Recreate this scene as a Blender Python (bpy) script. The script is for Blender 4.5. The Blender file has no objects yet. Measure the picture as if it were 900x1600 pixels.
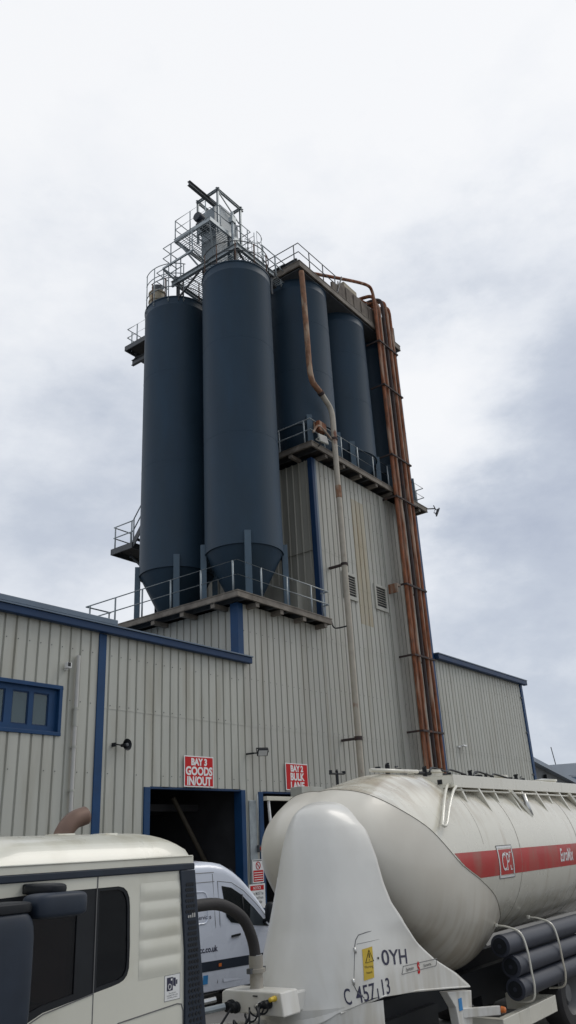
import bpy, bmesh, math, random
from mathutils import Vector, Matrix
from mathutils.geometry import tessellate_polygon
random.seed(7)
R = math.radians; PI = math.pi
sc = bpy.context.scene
C = sc.collection

# ------------------------------------------------------------------ camera
cam = bpy.data.objects.new('camera', bpy.data.cameras.new('camera')); C.objects.link(cam)
cam.data.sensor_fit = 'VERTICAL'; cam.data.sensor_height = 36.0; cam.data.lens = 28.033
cam.data.clip_start = 0.05; cam.data.clip_end = 3000
_r = Vector((0.609933, -0.790913, -0.049379)); _u = Vector((-0.279031, -0.272667, 0.920757)); _f = Vector((0.741703, 0.547822, 0.386998))
M = Matrix((_r, _u, -_f)).transposed().to_4x4(); M.translation = Vector((0, -17, 3))
cam.matrix_world = M
sc.camera = cam

# ------------------------------------------------------------------ world
SUN_AZ, SUN_EL = 118.0, 48.0
wd = bpy.data.worlds.new('World'); sc.world = wd; wd.use_nodes = True
nt = wd.node_tree; N = nt.nodes; L = nt.links
for n in list(N): N.remove(n)
def wn(t, **k):
    n = N.new(t)
    for a, b in k.items(): setattr(n, a, b)
    return n
def wmath(op, a, b=None, c=None, clamp=False):
    n = wn('ShaderNodeMath', operation=op, use_clamp=clamp)
    for i, v in enumerate((a, b, c)):
        if v is None: continue
        if isinstance(v, (int, float)): n.inputs[i].default_value = v
        else: L.new(v, n.inputs[i])
    return n.outputs[0]
out = wn('ShaderNodeOutputWorld'); bg = wn('ShaderNodeBackground'); bg.inputs[1].default_value = 0.10
L.new(bg.outputs[0], out.inputs[0])
sky = wn('ShaderNodeTexSky', sky_type='NISHITA', sun_disc=False, sun_elevation=R(SUN_EL), sun_rotation=R(SUN_AZ))
tc = wn('ShaderNodeTexCoord')
def wnoise(scale, detail, rough, sx=1, sy=1, sz=1, off=(0, 0, 0)):
    mp = wn('ShaderNodeMapping'); mp.inputs['Scale'].default_value = (sx, sy, sz); mp.inputs['Location'].default_value = off
    L.new(tc.outputs['Generated'], mp.inputs[0])
    n = wn('ShaderNodeTexNoise'); n.inputs['Scale'].default_value = scale; n.inputs['Detail'].default_value = detail
    n.inputs['Roughness'].default_value = rough; L.new(mp.outputs[0], n.inputs['Vector'])
    return n
nz = wnoise(2.4, 9, .56, 1, 1, 1.7); nf = wnoise(5.0, 10, .60, 1, 1, 1.9, (3, 1, 2)); nd = wnoise(3.0, 9, .60, 1, 1, 2.0, (7, 2, 1))
# warped direction so that cloud masses have ragged edges
sub = wn('ShaderNodeVectorMath', operation='SUBTRACT'); L.new(nd.outputs['Color'], sub.inputs[0]); sub.inputs[1].default_value = (.5, .5, .5)
scl = wn('ShaderNodeVectorMath', operation='SCALE'); L.new(sub.outputs[0], scl.inputs[0]); scl.inputs['Scale'].default_value = 0.42
add = wn('ShaderNodeVectorMath', operation='ADD'); L.new(tc.outputs['Generated'], add.inputs[0]); L.new(scl.outputs[0], add.inputs[1])
nrm = wn('ShaderNodeVectorMath', operation='NORMALIZE'); L.new(add.outputs[0], nrm.inputs[0])
# cloud masses: direction, cosine half width, amount (bright + / dark -)
masses = [((.66, .18, .80), .30, .27), ((.40, .36, .85), .25, .10), ((.80, .36, .49), .018, .5), ((.70, .36, .60), .020, -.16),
          ((.85, .22, .50), .030, -.42), ((.70, .38, .61), .012, -.06), ((.735, .32, .60), .006, -.16), ((.90, .28, .33), .05, -.27), ((.48, .78, .42), .05, -.28), ((.57, .76, .32), .03, -.16),
          ((.50, .76, .28), .03, .20), ((.93, .34, .15), .022, -.20), ((.90, .37, .22), .008, .08), ((.95, .30, .10), .01, .10),
          ((-.6, -.7, .3), .9, -.22)]
t = wmath('ADD', wmath('MULTIPLY', nz.outputs['Fac'], .50), wmath('MULTIPLY', nf.outputs['Fac'], .40))
t = wmath('ADD', t, .355)
for d, w, a in masses:
    dot = wn('ShaderNodeVectorMath', operation='DOT_PRODUCT'); L.new(nrm.outputs[0], dot.inputs[0])
    dot.inputs[1].default_value = Vector(d).normalized()
    e = wmath('DIVIDE', wmath('SUBTRACT', 1.0, dot.outputs['Value']), w)
    g = wmath('EXPONENT', wmath('MULTIPLY', e, -1.0))
    t = wmath('ADD', t, wmath('MULTIPLY', g, a))
rp = wn('ShaderNodeValToRGB'); L.new(t, rp.inputs[0])
cr = rp.color_ramp; cr.elements[0].position = .28; cr.elements[0].color = (.30, .37, .50, 1)
cr.elements[1].position = .98; cr.elements[1].color = (.97, .98, 1.0, 1)
for p, c in ((.45, (.44, .49, .60, 1)), (.60, (.575, .625, .715, 1)), (.74, (.785, .82, .88, 1)), (.86, (.91, .93, .965, 1))):
    e = cr.elements.new(p); e.color = c
mul = wn('ShaderNodeVectorMath', operation='SCALE'); L.new(rp.outputs[0], mul.inputs[0]); mul.inputs['Scale'].default_value = 10.0
mx = wn('ShaderNodeMix', data_type='RGBA'); mx.inputs['Factor'].default_value = 0.94
L.new(sky.outputs[0], mx.inputs['A']); L.new(mul.outputs[0], mx.inputs['B']); L.new(mx.outputs['Result'], bg.inputs[0])

# ------------------------------------------------------------------ sun (veiled by cloud)
sl = bpy.data.lights.new('sun', 'SUN'); sl.energy = 0.8; sl.angle = R(22); sl.color = (1, .95, .88)
so = bpy.data.objects.new('sun', sl); C.objects.link(so)
sd = Vector((math.sin(R(SUN_AZ)) * math.cos(R(SUN_EL)), math.cos(R(SUN_AZ)) * math.cos(R(SUN_EL)), math.sin(R(SUN_EL))))
so.rotation_euler = sd.to_track_quat('Z', 'Y').to_euler(); so.location = (0, 0, 60)

sc.view_settings.view_transform = 'Standard'; sc.view_settings.look = 'None'
sc.view_settings.gamma = 1; sc.view_settings.exposure = 0.0; sc.view_settings.use_curve_mapping = False
sc.render.engine = 'CYCLES'

# ------------------------------------------------------------------ materials
def mat(name, col, rough=.6, metal=0., var=.12, scale=3., stretch=(1, 1, 1), col2=None, cov=.5, soft=.12, s2=2., st2=(1, 1, 1),
        bump=0., bscale=40., spec=.5, coat=0.):
    m = bpy.data.materials.new(name); m.use_nodes = True
    t = m.node_tree; n = t.nodes; l = t.links; b = n['Principled BSDF']
    b.inputs['Roughness'].default_value = rough; b.inputs['Metallic'].default_value = metal
    b.inputs['Specular IOR Level'].default_value = spec; b.inputs['Coat Weight'].default_value = coat
    tcn = n.new('ShaderNodeTexCoord')
    def noise(sca, st, det=6, off=0):
        mp = n.new('ShaderNodeMapping'); mp.inputs['Scale'].default_value = st; mp.inputs['Location'].default_value = (off, off * .7, off * .3)
        l.new(tcn.outputs['Object'], mp.inputs[0])
        q = n.new('ShaderNodeTexNoise'); q.inputs['Scale'].default_value = sca; q.inputs['Detail'].default_value = det
        l.new(mp.outputs[0], q.inputs['Vector']); return q
    q = noise(scale, stretch)
    r = n.new('ShaderNodeValToRGB'); l.new(q.outputs['Fac'], r.inputs[0])
    lo = [max(0, c * (1 - var)) for c in col]; hi = [min(1, c * (1 + var)) for c in col]
    r.color_ramp.elements[0].position = .3; r.color_ramp.elements[0].color = (*lo, 1)
    r.color_ramp.elements[1].position = .7; r.color_ramp.elements[1].color = (*hi, 1)
    colout = r.outputs[0]
    if col2:
        q2 = noise(s2, st2, 8, 5.3)
        r2 = n.new('ShaderNodeMapRange'); r2.inputs['From Min'].default_value = 1 - cov - soft; r2.inputs['From Max'].default_value = 1 - cov + soft
        l.new(q2.outputs['Fac'], r2.inputs['Value'])
        mxn = n.new('ShaderNodeMix'); mxn.data_type = 'RGBA'; l.new(r2.outputs[0], mxn.inputs['Factor'])
        l.new(colout, mxn.inputs['A']); mxn.inputs['B'].default_value = (*col2, 1); colout = mxn.outputs['Result']
    l.new(colout, b.inputs['Base Color'])
    rr = n.new('ShaderNodeMapRange'); l.new(q.outputs['Fac'], rr.inputs['Value'])
    rr.inputs['To Min'].default_value = max(.02, rough - .1); rr.inputs['To Max'].default_value = min(1, rough + .1); l.new(rr.outputs[0], b.inputs['Roughness'])
    if bump:
        qb = noise(bscale, (1, 1, 1), 4, 1.7); bm_ = n.new('ShaderNodeBump'); bm_.inputs['Strength'].default_value = bump; bm_.inputs['Distance'].default_value = .02
        l.new(qb.outputs['Fac'], bm_.inputs['Height']); l.new(bm_.outputs[0], b.inputs['Normal'])
    return m
VS = (1, 1, .12)
CLAD = mat('cladding_grey', (.415, .415, .365), .5, var=.07, scale=2.2, stretch=VS, col2=(.30, .285, .23), cov=.36, soft=.16, s2=1.6, st2=(1.6, 1.6, .16), bump=.05)
CLADT = mat('cladding_grey_tower', (.39, .385, .34), .5, var=.08, scale=2.2, stretch=VS, col2=(.29, .275, .225), cov=.36, soft=.16, s2=1.3, st2=(1.8, 1.8, .12), bump=.05)
CLADY = mat('cladding_yellowed', (.35, .315, .235), .5, var=.1, scale=2.2, stretch=VS, col2=(.30, .24, .14), cov=.4, s2=2., st2=(2, 2, .15))
CLADS = mat('cladding_side', (.34, .33, .285), .6, var=.1, scale=2.2, stretch=VS, col2=(.22, .21, .17), cov=.42, soft=.18, s2=1.1, st2=(2, 2, .14))
BLUE = mat('blue_trim', (.010, .047, .125), .5, spec=.25, var=.12, scale=2)
BLUED = mat('blue_trim_dark', (.010, .034, .088), .5, spec=.25, var=.12, scale=2)
GUTT = mat('gutter_grey_blue', (.10, .14, .19), .45, var=.1, scale=2)
SILO = mat('silo_paint', (.019, .043, .072), .58, spec=.30, var=.2, scale=.9, stretch=(1, 1, .35), col2=(.026, .046, .062), cov=.45, soft=.2, s2=.7, st2=(1, 1, .1), bump=.12, bscale=9)
SILOD = mat('silo_leg_paint', (.055, .095, .13), .5, var=.12, scale=3)
STEEL = mat('galvanised_steel', (.30, .335, .35), .45, .35, var=.16, scale=5)
STEELD = mat('dark_weathered_steel', (.085, .09, .095), .6, .2, var=.2, scale=4)
GRATE = mat('deck_grating', (.06, .055, .05), .8, var=.3, scale=6)
CONC = mat('weathered_deck_edge', (.20, .175, .145), .8, var=.22, scale=3, col2=(.09, .075, .06), cov=.4, soft=.2, s2=2.5, bump=.2)
RUSTS = mat('rusty_post', (.11, .055, .035), .8, var=.3, scale=6, col2=(.15, .14, .13), cov=.4, s2=4)
RUST = mat('rust_orange', (.20, .070, .030), .85, var=.5, scale=8, stretch=(1, 1, .3), col2=(.33, .22, .155), cov=.42, soft=.06, s2=4, st2=(1, 1, .12), bump=.2)
RUSTB = mat('rust_brown', (.14, .055, .028), .85, var=.35, scale=5, stretch=(1, 1, .3), col2=(.24, .10, .045), cov=.4, soft=.08, s2=4, st2=(1, 1, .15), bump=.2)
RUSTK = mat('rust_dark', (.045, .032, .03), .85, var=.3, scale=5, col2=(.16, .06, .03), cov=.33, soft=.08, s2=5, st2=(1, 1, .2))
RUSTP = mat('rust_over_paint', (.30, .24, .19), .75, var=.15, scale=4, col2=(.20, .075, .03), cov=.44, soft=.07, s2=3, st2=(1, 1, .2), bump=.15)
PIPEC = mat('cream_pipe_paint', (.40, .36, .29), .6, var=.1, scale=4, col2=(.17, .06, .025), cov=.37, soft=.04, s2=2.2, st2=(1, 1, .45), bump=.1)
PIPER = mat('rusty_pipe', (.22, .11, .06), .8, var=.3, scale=5, col2=(.36, .26, .18), cov=.42, soft=.05, s2=3, st2=(1, 1, .3), bump=.15)
PARA = mat('stained_parapet', (.15, .125, .10), .85, var=.3, scale=2.5, col2=(.07, .055, .045), cov=.42, soft=.15, s2=2, bump=.2)
BEIGE = mat('beige_casing', (.36, .31, .22), .6, var=.15, scale=4, col2=(.42, .27, .09), cov=.3, s2=3)
CREAM = mat('tanker_paint', (.66, .635, .54), .28, var=.03, scale=2, col2=(.42, .36, .26), cov=.31, soft=.10, s2=1.5, st2=(2.6, 1, .35), coat=.3)
def stain_shade(m, z0, z1, col):  # noisy tint by height: dirt, and on the tank end painted shade too
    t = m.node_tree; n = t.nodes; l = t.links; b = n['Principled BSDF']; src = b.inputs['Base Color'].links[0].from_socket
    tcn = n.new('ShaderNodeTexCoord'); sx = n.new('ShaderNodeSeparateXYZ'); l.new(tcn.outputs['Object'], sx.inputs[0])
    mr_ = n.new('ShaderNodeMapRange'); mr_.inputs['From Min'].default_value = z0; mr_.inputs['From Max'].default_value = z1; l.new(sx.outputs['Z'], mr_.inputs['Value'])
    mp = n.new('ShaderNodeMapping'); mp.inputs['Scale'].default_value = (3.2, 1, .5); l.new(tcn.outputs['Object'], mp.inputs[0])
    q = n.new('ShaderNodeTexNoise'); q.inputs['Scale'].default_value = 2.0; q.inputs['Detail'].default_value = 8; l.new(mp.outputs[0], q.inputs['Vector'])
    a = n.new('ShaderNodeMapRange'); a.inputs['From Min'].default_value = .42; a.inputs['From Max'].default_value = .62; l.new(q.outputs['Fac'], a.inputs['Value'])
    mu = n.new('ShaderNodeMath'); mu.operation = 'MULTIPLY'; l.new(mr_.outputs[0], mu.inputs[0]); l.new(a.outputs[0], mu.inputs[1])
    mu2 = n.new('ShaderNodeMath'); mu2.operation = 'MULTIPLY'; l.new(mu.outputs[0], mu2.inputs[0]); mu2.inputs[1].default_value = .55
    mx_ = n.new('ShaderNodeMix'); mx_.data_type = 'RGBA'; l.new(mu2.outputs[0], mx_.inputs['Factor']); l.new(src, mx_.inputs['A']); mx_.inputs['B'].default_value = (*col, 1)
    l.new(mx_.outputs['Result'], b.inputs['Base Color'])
stain_shade(CABW, 3.10, 3.2, (.46, .42, .31)) if False else None
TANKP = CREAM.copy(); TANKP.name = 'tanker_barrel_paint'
stain_shade(TANKP, 3.15, 3.75, (.30, .22, .13)); stain_shade(TANKP, 2.3, 1.6, (.34, .28, .18))
stain_shade(CLADT, 9.6, 10.7, (.16, .11, .075)) if False else None
FAIR = mat('fairing_paint', (.66, .65, .605), .32, var=.04, scale=1.6, col2=(.57, .555, .51), cov=.34, soft=.25, s2=1.6, st2=(1.5, 1.5, .6), coat=.2)
stain_shade(FAIR, 2.0, 1.1, (.42, .38, .29))
HEADM = mat('tank_end_paint', (.64, .61, .53), .34, var=.03, scale=1.6, col2=(.50, .46, .385), cov=.34, soft=.3, s2=.9, st2=(1, 1, .8), coat=.15)
CABW = mat('cab_paint', (.64, .63, .54), .3, var=.03, scale=2, col2=(.50, .48, .38), cov=.30, soft=.2, s2=2.2, coat=.3)
VANW = mat('van_paint', (.62, .66, .74), .28, var=.03, scale=2, coat=.4)
stain_shade(CABW, 3.06, 3.19, (.45, .41, .30)); stain_shade(CABW, 1.7, .9, (.38, .34, .25))
BLK = mat('black_plastic', (.010, .012, .015), .5, spec=.3, var=.2, scale=6)
DBLUE = mat('dark_blue_plastic', (.016, .024, .038), .5, spec=.35, var=.15, scale=5)
RUB = mat('rubber', (.022, .02, .02), .7, var=.25, scale=8, bump=.2)
TUBE = mat('grey_plastic_tube', (.030, .035, .050), .5, var=.12, scale=3, stretch=(.3, 1, 1))
RED = mat('sign_red', (.50, .012, .014), .55, spec=.2, var=.06, scale=3, col2=(.42, .03, .03), cov=.3, s2=3)
REDT = mat('tanker_stripe_red', (.46, .022, .018), .38, var=.08, scale=2, col2=(.36, .09, .065), cov=.40, soft=.12, s2=2.0, st2=(2, 1, .6))
WHT = mat('sign_white', (.72, .72, .70), .45, var=.04, scale=4)
INK = mat('dark_lettering', (.02, .02, .05), .45, var=.1, scale=5)
GREYL = mat('grey_lettering', (.12, .12, .12), .5, var=.1, scale=5)
YEL = mat('label_yellow', (.55, .38, .03), .5, var=.1, scale=5)
CHR = mat('bright_metal', (.55, .55, .53), .3, .8, var=.1, scale=6)
EXH = mat('exhaust_brown', (.16, .10, .075), .55, .3, var=.2, scale=5)
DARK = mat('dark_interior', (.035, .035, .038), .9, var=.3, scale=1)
INTW = mat('interior_wall', (.30, .30, .28), .9, var=.1, scale=1)
GND = mat('concrete_yard', (.20, .195, .185), .9, var=.15, scale=.3, col2=(.11, .105, .10), cov=.4, s2=.15, bump=.2, bscale=8)
FARC = mat('far_grey_cladding', (.16, .165, .165), .8, var=.25, scale=.7, col2=(.08, .085, .09), cov=.4, s2=.5)
FARB = mat('far_blue_cladding', (.16, .26, .40), .6, var=.1, scale=.6)
FARR = mat('far_roof', (.26, .30, .35), .6, var=.08, scale=.6)
ORG = mat('orange_lens', (.60, .16, .03), .3, var=.05, scale=5)
def glass(name, tint=(.20, .26, .27), mixf=.55, rough=.06):
    m = bpy.data.materials.new(name); m.use_nodes = True; t = m.node_tree; n = t.nodes
    for q in list(n): n.remove(q)
    o = n.new('ShaderNodeOutputMaterial'); g = n.new('ShaderNodeBsdfPrincipled'); tr = n.new('ShaderNodeBsdfTransparent'); mm = n.new('ShaderNodeMixShader')
    g.inputs['Base Color'].default_value = (*tint, 1); g.inputs['Roughness'].default_value = rough; g.inputs['Specular IOR Level'].default_value = .6
    tr.inputs[0].default_value = (.8, .85, .85, 1); mm.inputs[0].default_value = mixf
    t.links.new(tr.outputs[0], mm.inputs[1]); t.links.new(g.outputs[0], mm.inputs[2]); t.links.new(mm.outputs[0], o.inputs[0]); return m
WGLS = glass('office_glass', (.07, .11, .125), .74)
CGLS = glass('tinted_cab_glass', (.005, .007, .010), .66, .05)
LAMP = bpy.data.materials.new('lit_lamp'); LAMP.use_nodes = True
_b = LAMP.node_tree.nodes['Principled BSDF']; _b.inputs['Emission Color'].default_value = (1, .86, .5, 1); _b.inputs['Emission Strength'].default_value = 2.0

# ------------------------------------------------------------------ mesh builder
class B:
    def __init__(s): s.v = []; s.f = []; s.sm = []
    def add(s, vs, fs, smooth=False):
        o = len(s.v); s.v += [tuple(p) for p in vs]; s.f += [tuple(i + o for i in f) for f in fs]; s.sm += [smooth] * len(fs); return s
    def box(s, x0, x1, y0, y1, z0, z1):
        return s.add([(x, y, z) for z in (z0, z1) for x, y in ((x0, y0), (x1, y0), (x1, y1), (x0, y1))],
                     [(3, 2, 1, 0), (4, 5, 6, 7), (0, 1, 5, 4), (1, 2, 6, 5), (2, 3, 7, 6), (3, 0, 4, 7)])
    def bar(s, p, q, w, h, up=(0, 0, 1)):
        p = Vector(p); q = Vector(q); d = (q - p).normalized(); u = Vector(up)
        if abs(d.dot(u)) > .99: u = Vector((1, 0, 0))
        a = d.cross(u).normalized() * w / 2; b = a.cross(d).normalized() * h / 2
        return s.add([e + x + y for e in (p, q) for x, y in ((-a, -b), (a, -b), (a, b), (-a, b))],
                     [(3, 2, 1, 0), (4, 5, 6, 7), (0, 1, 5, 4), (1, 2, 6, 5), (2, 3, 7, 6), (3, 0, 4, 7)])
    def ibeam(s, p, q, w, h, t=.015, up=(0, 0, 1)):
        p = Vector(p); q = Vector(q); d = (q - p).normalized(); u = Vector(up); a = d.cross(u).normalized(); b = a.cross(d).normalized()
        s.bar(p + b * (h / 2 - t / 2), q + b * (h / 2 - t / 2), w, t, up); s.bar(p - b * (h / 2 - t / 2), q - b * (h / 2 - t / 2), w, t, up)
        return s.bar(p, q, t, h - 2 * t, up)
    def tube(s, pts, r, n=8, caps=True, closed=False):
        pts = [Vector(p) for p in pts]; k = len(pts); rs = r if isinstance(r, (list, tuple)) else [r] * k
        prev = None; rings = []
        for i, p in enumerate(pts):
            if closed: d = (pts[(i + 1) % k] - pts[i - 1])
            elif i == 0: d = pts[1] - p
            elif i == k - 1: d = p - pts[i - 1]
            else: d = (pts[i + 1] - p).normalized() + (p - pts[i - 1]).normalized()
            d.normalize()
            if prev is None:
                a = d.cross(Vector((0, 0, 1)));
                if a.length < .05: a = d.cross(Vector((1, 0, 0)))
            else: a = prev - d * prev.dot(d)
            a.normalize(); prev = a; b = d.cross(a)
            rings.append([p + (a * math.cos(2 * PI * j / n) + b * math.sin(2 * PI * j / n)) * rs[i] for j in range(n)])
        vs = [p for r_ in rings for p in r_]; fs = []
        m = k if closed else k - 1
        for i in range(m):
            i2 = (i + 1) % k
            for j in range(n): fs.append((i * n + j, i * n + (j + 1) % n, i2 * n + (j + 1) % n, i2 * n + j))
        s.add(vs, fs, True)
        if caps and not closed:
            s.add(rings[0], [tuple(range(n - 1, -1, -1))]); s.add(rings[-1], [tuple(range(n))])
        return s
    def lathe(s, prof, c=(0, 0, 0), axis='z', n=48, a0=0, a1=2 * PI, smooth=True, sharp=False):
        full = abs(a1 - a0 - 2 * PI) < 1e-6; m = n if full else n + 1
        def pt(r, h, a):
            x, y = r * math.cos(a), r * math.sin(a)
            return (c[0] + x, c[1] + y, c[2] + h) if axis == 'z' else ((c[0] + h, c[1] + x, c[2] + y) if axis == 'x' else (c[0] + y, c[1] + h, c[2] + x))
        segs = [[prof[i], prof[i + 1]] for i in range(len(prof) - 1)] if sharp else [prof]
        for sg in segs:
            vs = [pt(r, h, a0 + (a1 - a0) * j / n) for r, h in sg for j in range(m)]; fs = []
            for i in range(len(sg) - 1):
                for j in range(n):
                    j2 = (j + 1) % m; fs.append((i * m + j, i * m + j2, (i + 1) * m + j2, (i + 1) * m + j))
            s.add(vs, fs, smooth)
        return s
    def grid(s, fn, nu, nv, smooth=True, flip=False):
        vs = [fn(i / nu, j / nv) for i in range(nu + 1) for j in range(nv + 1)]; fs = []
        for i in range(nu):
            for j in range(nv):
                q = (i * (nv + 1) + j, i * (nv + 1) + j + 1, (i + 1) * (nv + 1) + j + 1, (i + 1) * (nv + 1) + j)
                fs.append(q[::-1] if flip else q)
        return s.add(vs, fs, smooth)
    def prism(s, poly, fn, t):
        """poly in (u,v); fn(u,v,d) -> xyz; solid of thickness t"""
        n = len(poly); a = [fn(u, v, 0) for u, v in poly]; b = [fn(u, v, t) for u, v in poly]
        return s.add(a + b, [tuple(range(n)), tuple(range(2 * n - 1, n - 1, -1))] + [(i, (i + 1) % n, n + (i + 1) % n, n + i) for i in range(n)])
    def plate(s, outer, holes, fn, t):
        loops = [outer] + holes; tri = tessellate_polygon([[Vector((u, v, 0)) for u, v in lp] for lp in loops])
        flat = [p for lp in loops for p in lp]
        s.add([fn(u, v, 0) for u, v in flat], tri)
        for lp in loops:
            n = len(lp); s.add([fn(u, v, 0) for u, v in lp] + [fn(u, v, t) for u, v in lp], [(i, (i + 1) % n, n + (i + 1) % n, n + i) for i in range(n)])
        return s
    def build(s, name, m, parent=None, bevel=0., fix=True, seg=2):
        me = bpy.data.meshes.new(name)
        o = (0, 0, 0)
        if parent is not None:
            w = Vector((0, 0, 0)); q = parent
            while q is not None: w += Vector(q.location); q = q.parent
            o = w
        me.from_pydata([(x - o[0], y - o[1], z - o[2]) for x, y, z in s.v], [], s.f)
        for p, f in zip(me.polygons, s.sm): p.use_smooth = f
        if fix:
            bm = bmesh.new(); bm.from_mesh(me); bmesh.ops.remove_doubles(bm, verts=bm.verts, dist=1e-5)
            bmesh.ops.recalc_face_normals(bm, faces=bm.faces)
            for e in bm.edges:
                if len(e.link_faces) == 2 and e.calc_face_angle(0) > .6: e.smooth = False
            bm.to_mesh(me); bm.free()
        me.materials.append(m)
        ob = bpy.data.objects.new(name, me); C.objects.link(ob)
        if parent is not None: ob.parent = parent
        if bevel:
            b = ob.modifiers.new('bevel', 'BEVEL'); b.width = bevel; b.segments = seg; b.limit_method = 'ANGLE'; b.angle_limit = R(40)
        return ob
def thing(name, loc, label, cat, group=None):
    o = bpy.data.objects.new(name, None); o.empty_display_size = .3; C.objects.link(o); o.location = loc
    o['label'] = label; o['category'] = cat
    if group: o['group'] = group
    return o
def tag(o, label=None, cat=None, group=None, kind=None):
    if label: o['label'] = label
    if cat: o['category'] = cat
    if group: o['group'] = group
    if kind: o['kind'] = kind
    return o
def bez(pts, n=8):
    """smooth curve through points (Catmull-Rom)"""
    P = [Vector(p) for p in pts]; P = [P[0] * 2 - P[1]] + P + [P[-1] * 2 - P[-2]]; o = []
    for i in range(1, len(P) - 2):
        for k in range(n):
            t = k / n; a, b, c, d = P[i - 1], P[i], P[i + 1], P[i + 2]
            o.append(.5 * ((2 * b) + (c - a) * t + (2 * a - 5 * b + 4 * c - d) * t * t + (3 * b - a - 3 * c + d) * t ** 3))
    return o + [P[-2]]
def rrect(u0, u1, v0, v1, r, n=5):
    o = []
    for cx, cy, a in ((u1 - r, v1 - r, 0), (u0 + r, v1 - r, 90), (u0 + r, v0 + r, 180), (u1 - r, v0 + r, 270)):
        for k in range(n + 1): o.append((cx + r * math.cos(R(a + 90 * k / n)), cy + r * math.sin(R(a + 90 * k / n))))
    return o
def text(name, s, m, parent, fn, size, sx=1., align='LEFT', bold=0., shear=0., ext=.0004, spacing=1., cut=None):
    cu = bpy.data.curves.new('lettering', 'FONT'); cu.body = s; cu.size = size; cu.align_x = align; cu.extrude = ext; cu.offset = bold
    cu.shear = shear; cu.space_character = spacing; cu.resolution_u = 4
    tmp = bpy.data.objects.new('tmp', cu); C.objects.link(tmp)
    dg = bpy.context.evaluated_depsgraph_get(); me = bpy.data.meshes.new_from_object(tmp.evaluated_get(dg))
    b = B(); b.add([fn(v.co.x * sx, v.co.y, v.co.z) for v in me.vertices], [tuple(p.vertices) for p in me.polygons])
    bpy.data.objects.remove(tmp); bpy.data.curves.remove(cu); bpy.data.meshes.remove(me)
    return b.build(name, m, parent, fix=False)

# ------------------------------------------------------------------ ground
b = B(); b.add([(-400, -400, 0), (900, -400, 0), (900, 900, 0), (-400, 900, 0)], [(0, 1, 2, 3)])
tag(b.build('ground', GND), kind='structure')

# ------------------------------------------------------------------ cladding
PITCH = 1 / 3; PH = 14.73
def prof(u):
    q = ((u - PH) / PITCH + .5) % 1.0 * PITCH - PITCH / 2
    a = abs(q)
    return .045 if a < .018 else (0 if a > .036 else .045 * (.036 - a) / .018)
def brk(u0, u1):
    o = {round(u0, 5), round(u1, 5)}
    k0 = int((u0 - PH) / PITCH) - 2
    for k in range(k0, k0 + int((u1 - u0) / PITCH) + 5):
        c = PH + k * PITCH
        for e in (-.036, -.018, .018, .036):
            if u0 < c + e < u1: o.add(round(c + e, 5))
    return sorted(o)
def clad(b, rects, fn, joints=()):
    """rects (u0,u1,z0,z1); fn(u,d,z) -> xyz with d the depth into the wall"""
    for u0, u1, z0, z1 in rects:
        us = brk(u0, u1); js = sorted([j for j in joints if z0 < j < z1])
        lv = [z0] + js + [z1]
        for i in range(len(lv) - 1):
            lift = -.007 if lv[i] in js else 0
            lo = lv[i] - (.06 if lift else 0)
            for k in range(len(us) - 1):
                a, c = us[k], us[k + 1]; da, dc = prof(a) , prof(c)
                b.add([fn(a, da + lift, lo), fn(c, dc + lift, lo), fn(c, dc, lv[i + 1]), fn(a, da, lv[i + 1])], [(0, 1, 2, 3)])
                if lift: b.add([fn(a, da + lift, lo), fn(c, dc + lift, lo), fn(c, dc + .05, lo), fn(a, da + .05, lo)], [(0, 1, 2, 3)])
def screws(b, rows, u0, u1, fn, holes=()):
    for z in rows:
        k = int((u0 - PH) / PITCH)
        u = PH + k * PITCH + .08
        while u < u1:
            if u > u0 and random.random() < .8 and not any(h[0] < u < h[1] and h[2] < z < h[3] for h in holes):
                p = [fn(u + dx, -.012 * e, z + dz) for e in (0, 1) for dx, dz in ((-.011, -.011), (.011, -.011), (.011, .011), (-.011, .011))]
                b.add(p, [(4, 5, 6, 7), (0, 1, 5, 4), (1, 2, 6, 5), (2, 3, 7, 6), (3, 0, 4, 7)])
            u += PITCH
front = lambda u, d, z: (u, d, z)

# --- low warehouse
wh = thing('warehouse', (7, 0, 0), 'low grey clad warehouse with blue eaves trim, strip window and the open BAY 3 doorway', 'building')
b = B()
clad(b, [(-6, 9.6, 0, 8.75), (9.6, 12.9, 0, 5.87), (9.6, 12.9, 7.07, 8.75), (12.9, 15.76, 0, 8.75), (15.76, 19.98, 4.7, 8.75), (19.98, 20.1, 0, 8.75)], front, (6.71,) if False else ())
b.build('wall', CLAD, wh, fix=False).data.name = 'wall_left'
# lap joint strip only right of the trim
b = B()
clad(b, [(14.2, 20.1, 6.66, 6.71)], lambda u, d, z: (u, d - .006 - (6.71 - z) * .06, z)); b.build('lap_joint', CLAD, wh, fix=False)
b = B(); hl = [(9.5, 13.0, 5.7, 7.2), (15.6, 20, 0, 4.8)]
screws(b, [1.8, 3.4, 5.0, 6.75, 8.1], -6, 20, front, hl); o = b.build('fixing_screws', STEELD, wh, fix=False); o['kind'] = 'stuff'
b = B(); b.box(-6, 20.05, 14.9, 15, 0, 8.7); b.box(-6, -5.9, .05, 15, 0, 8.7); b.build('rear_wall', CLADS, wh)
b = B(); b.add([(-6.2, -.12, 8.74), (20.0, -.12, 8.74), (20.0, 15, 9.3), (-6.2, 15, 9.3)], [(0, 1, 2, 3)]); b.build('roof', GUTT, wh)
b = B()
b.box(-6.2, 20.3, -.22, -.04, 8.66, 8.86); b.build('eaves_gutter', BLUED, wh, bevel=.02)
b = B(); b.box(-6.2, 20.3, -.26, -.02, 8.862, 8.90)
b.add([(-6.2, -.24, 8.9), (20.3, -.24, 8.9), (20.3, .25, 9.03), (-6.2, .25, 9.03)], [(0, 1, 2, 3)])
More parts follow.
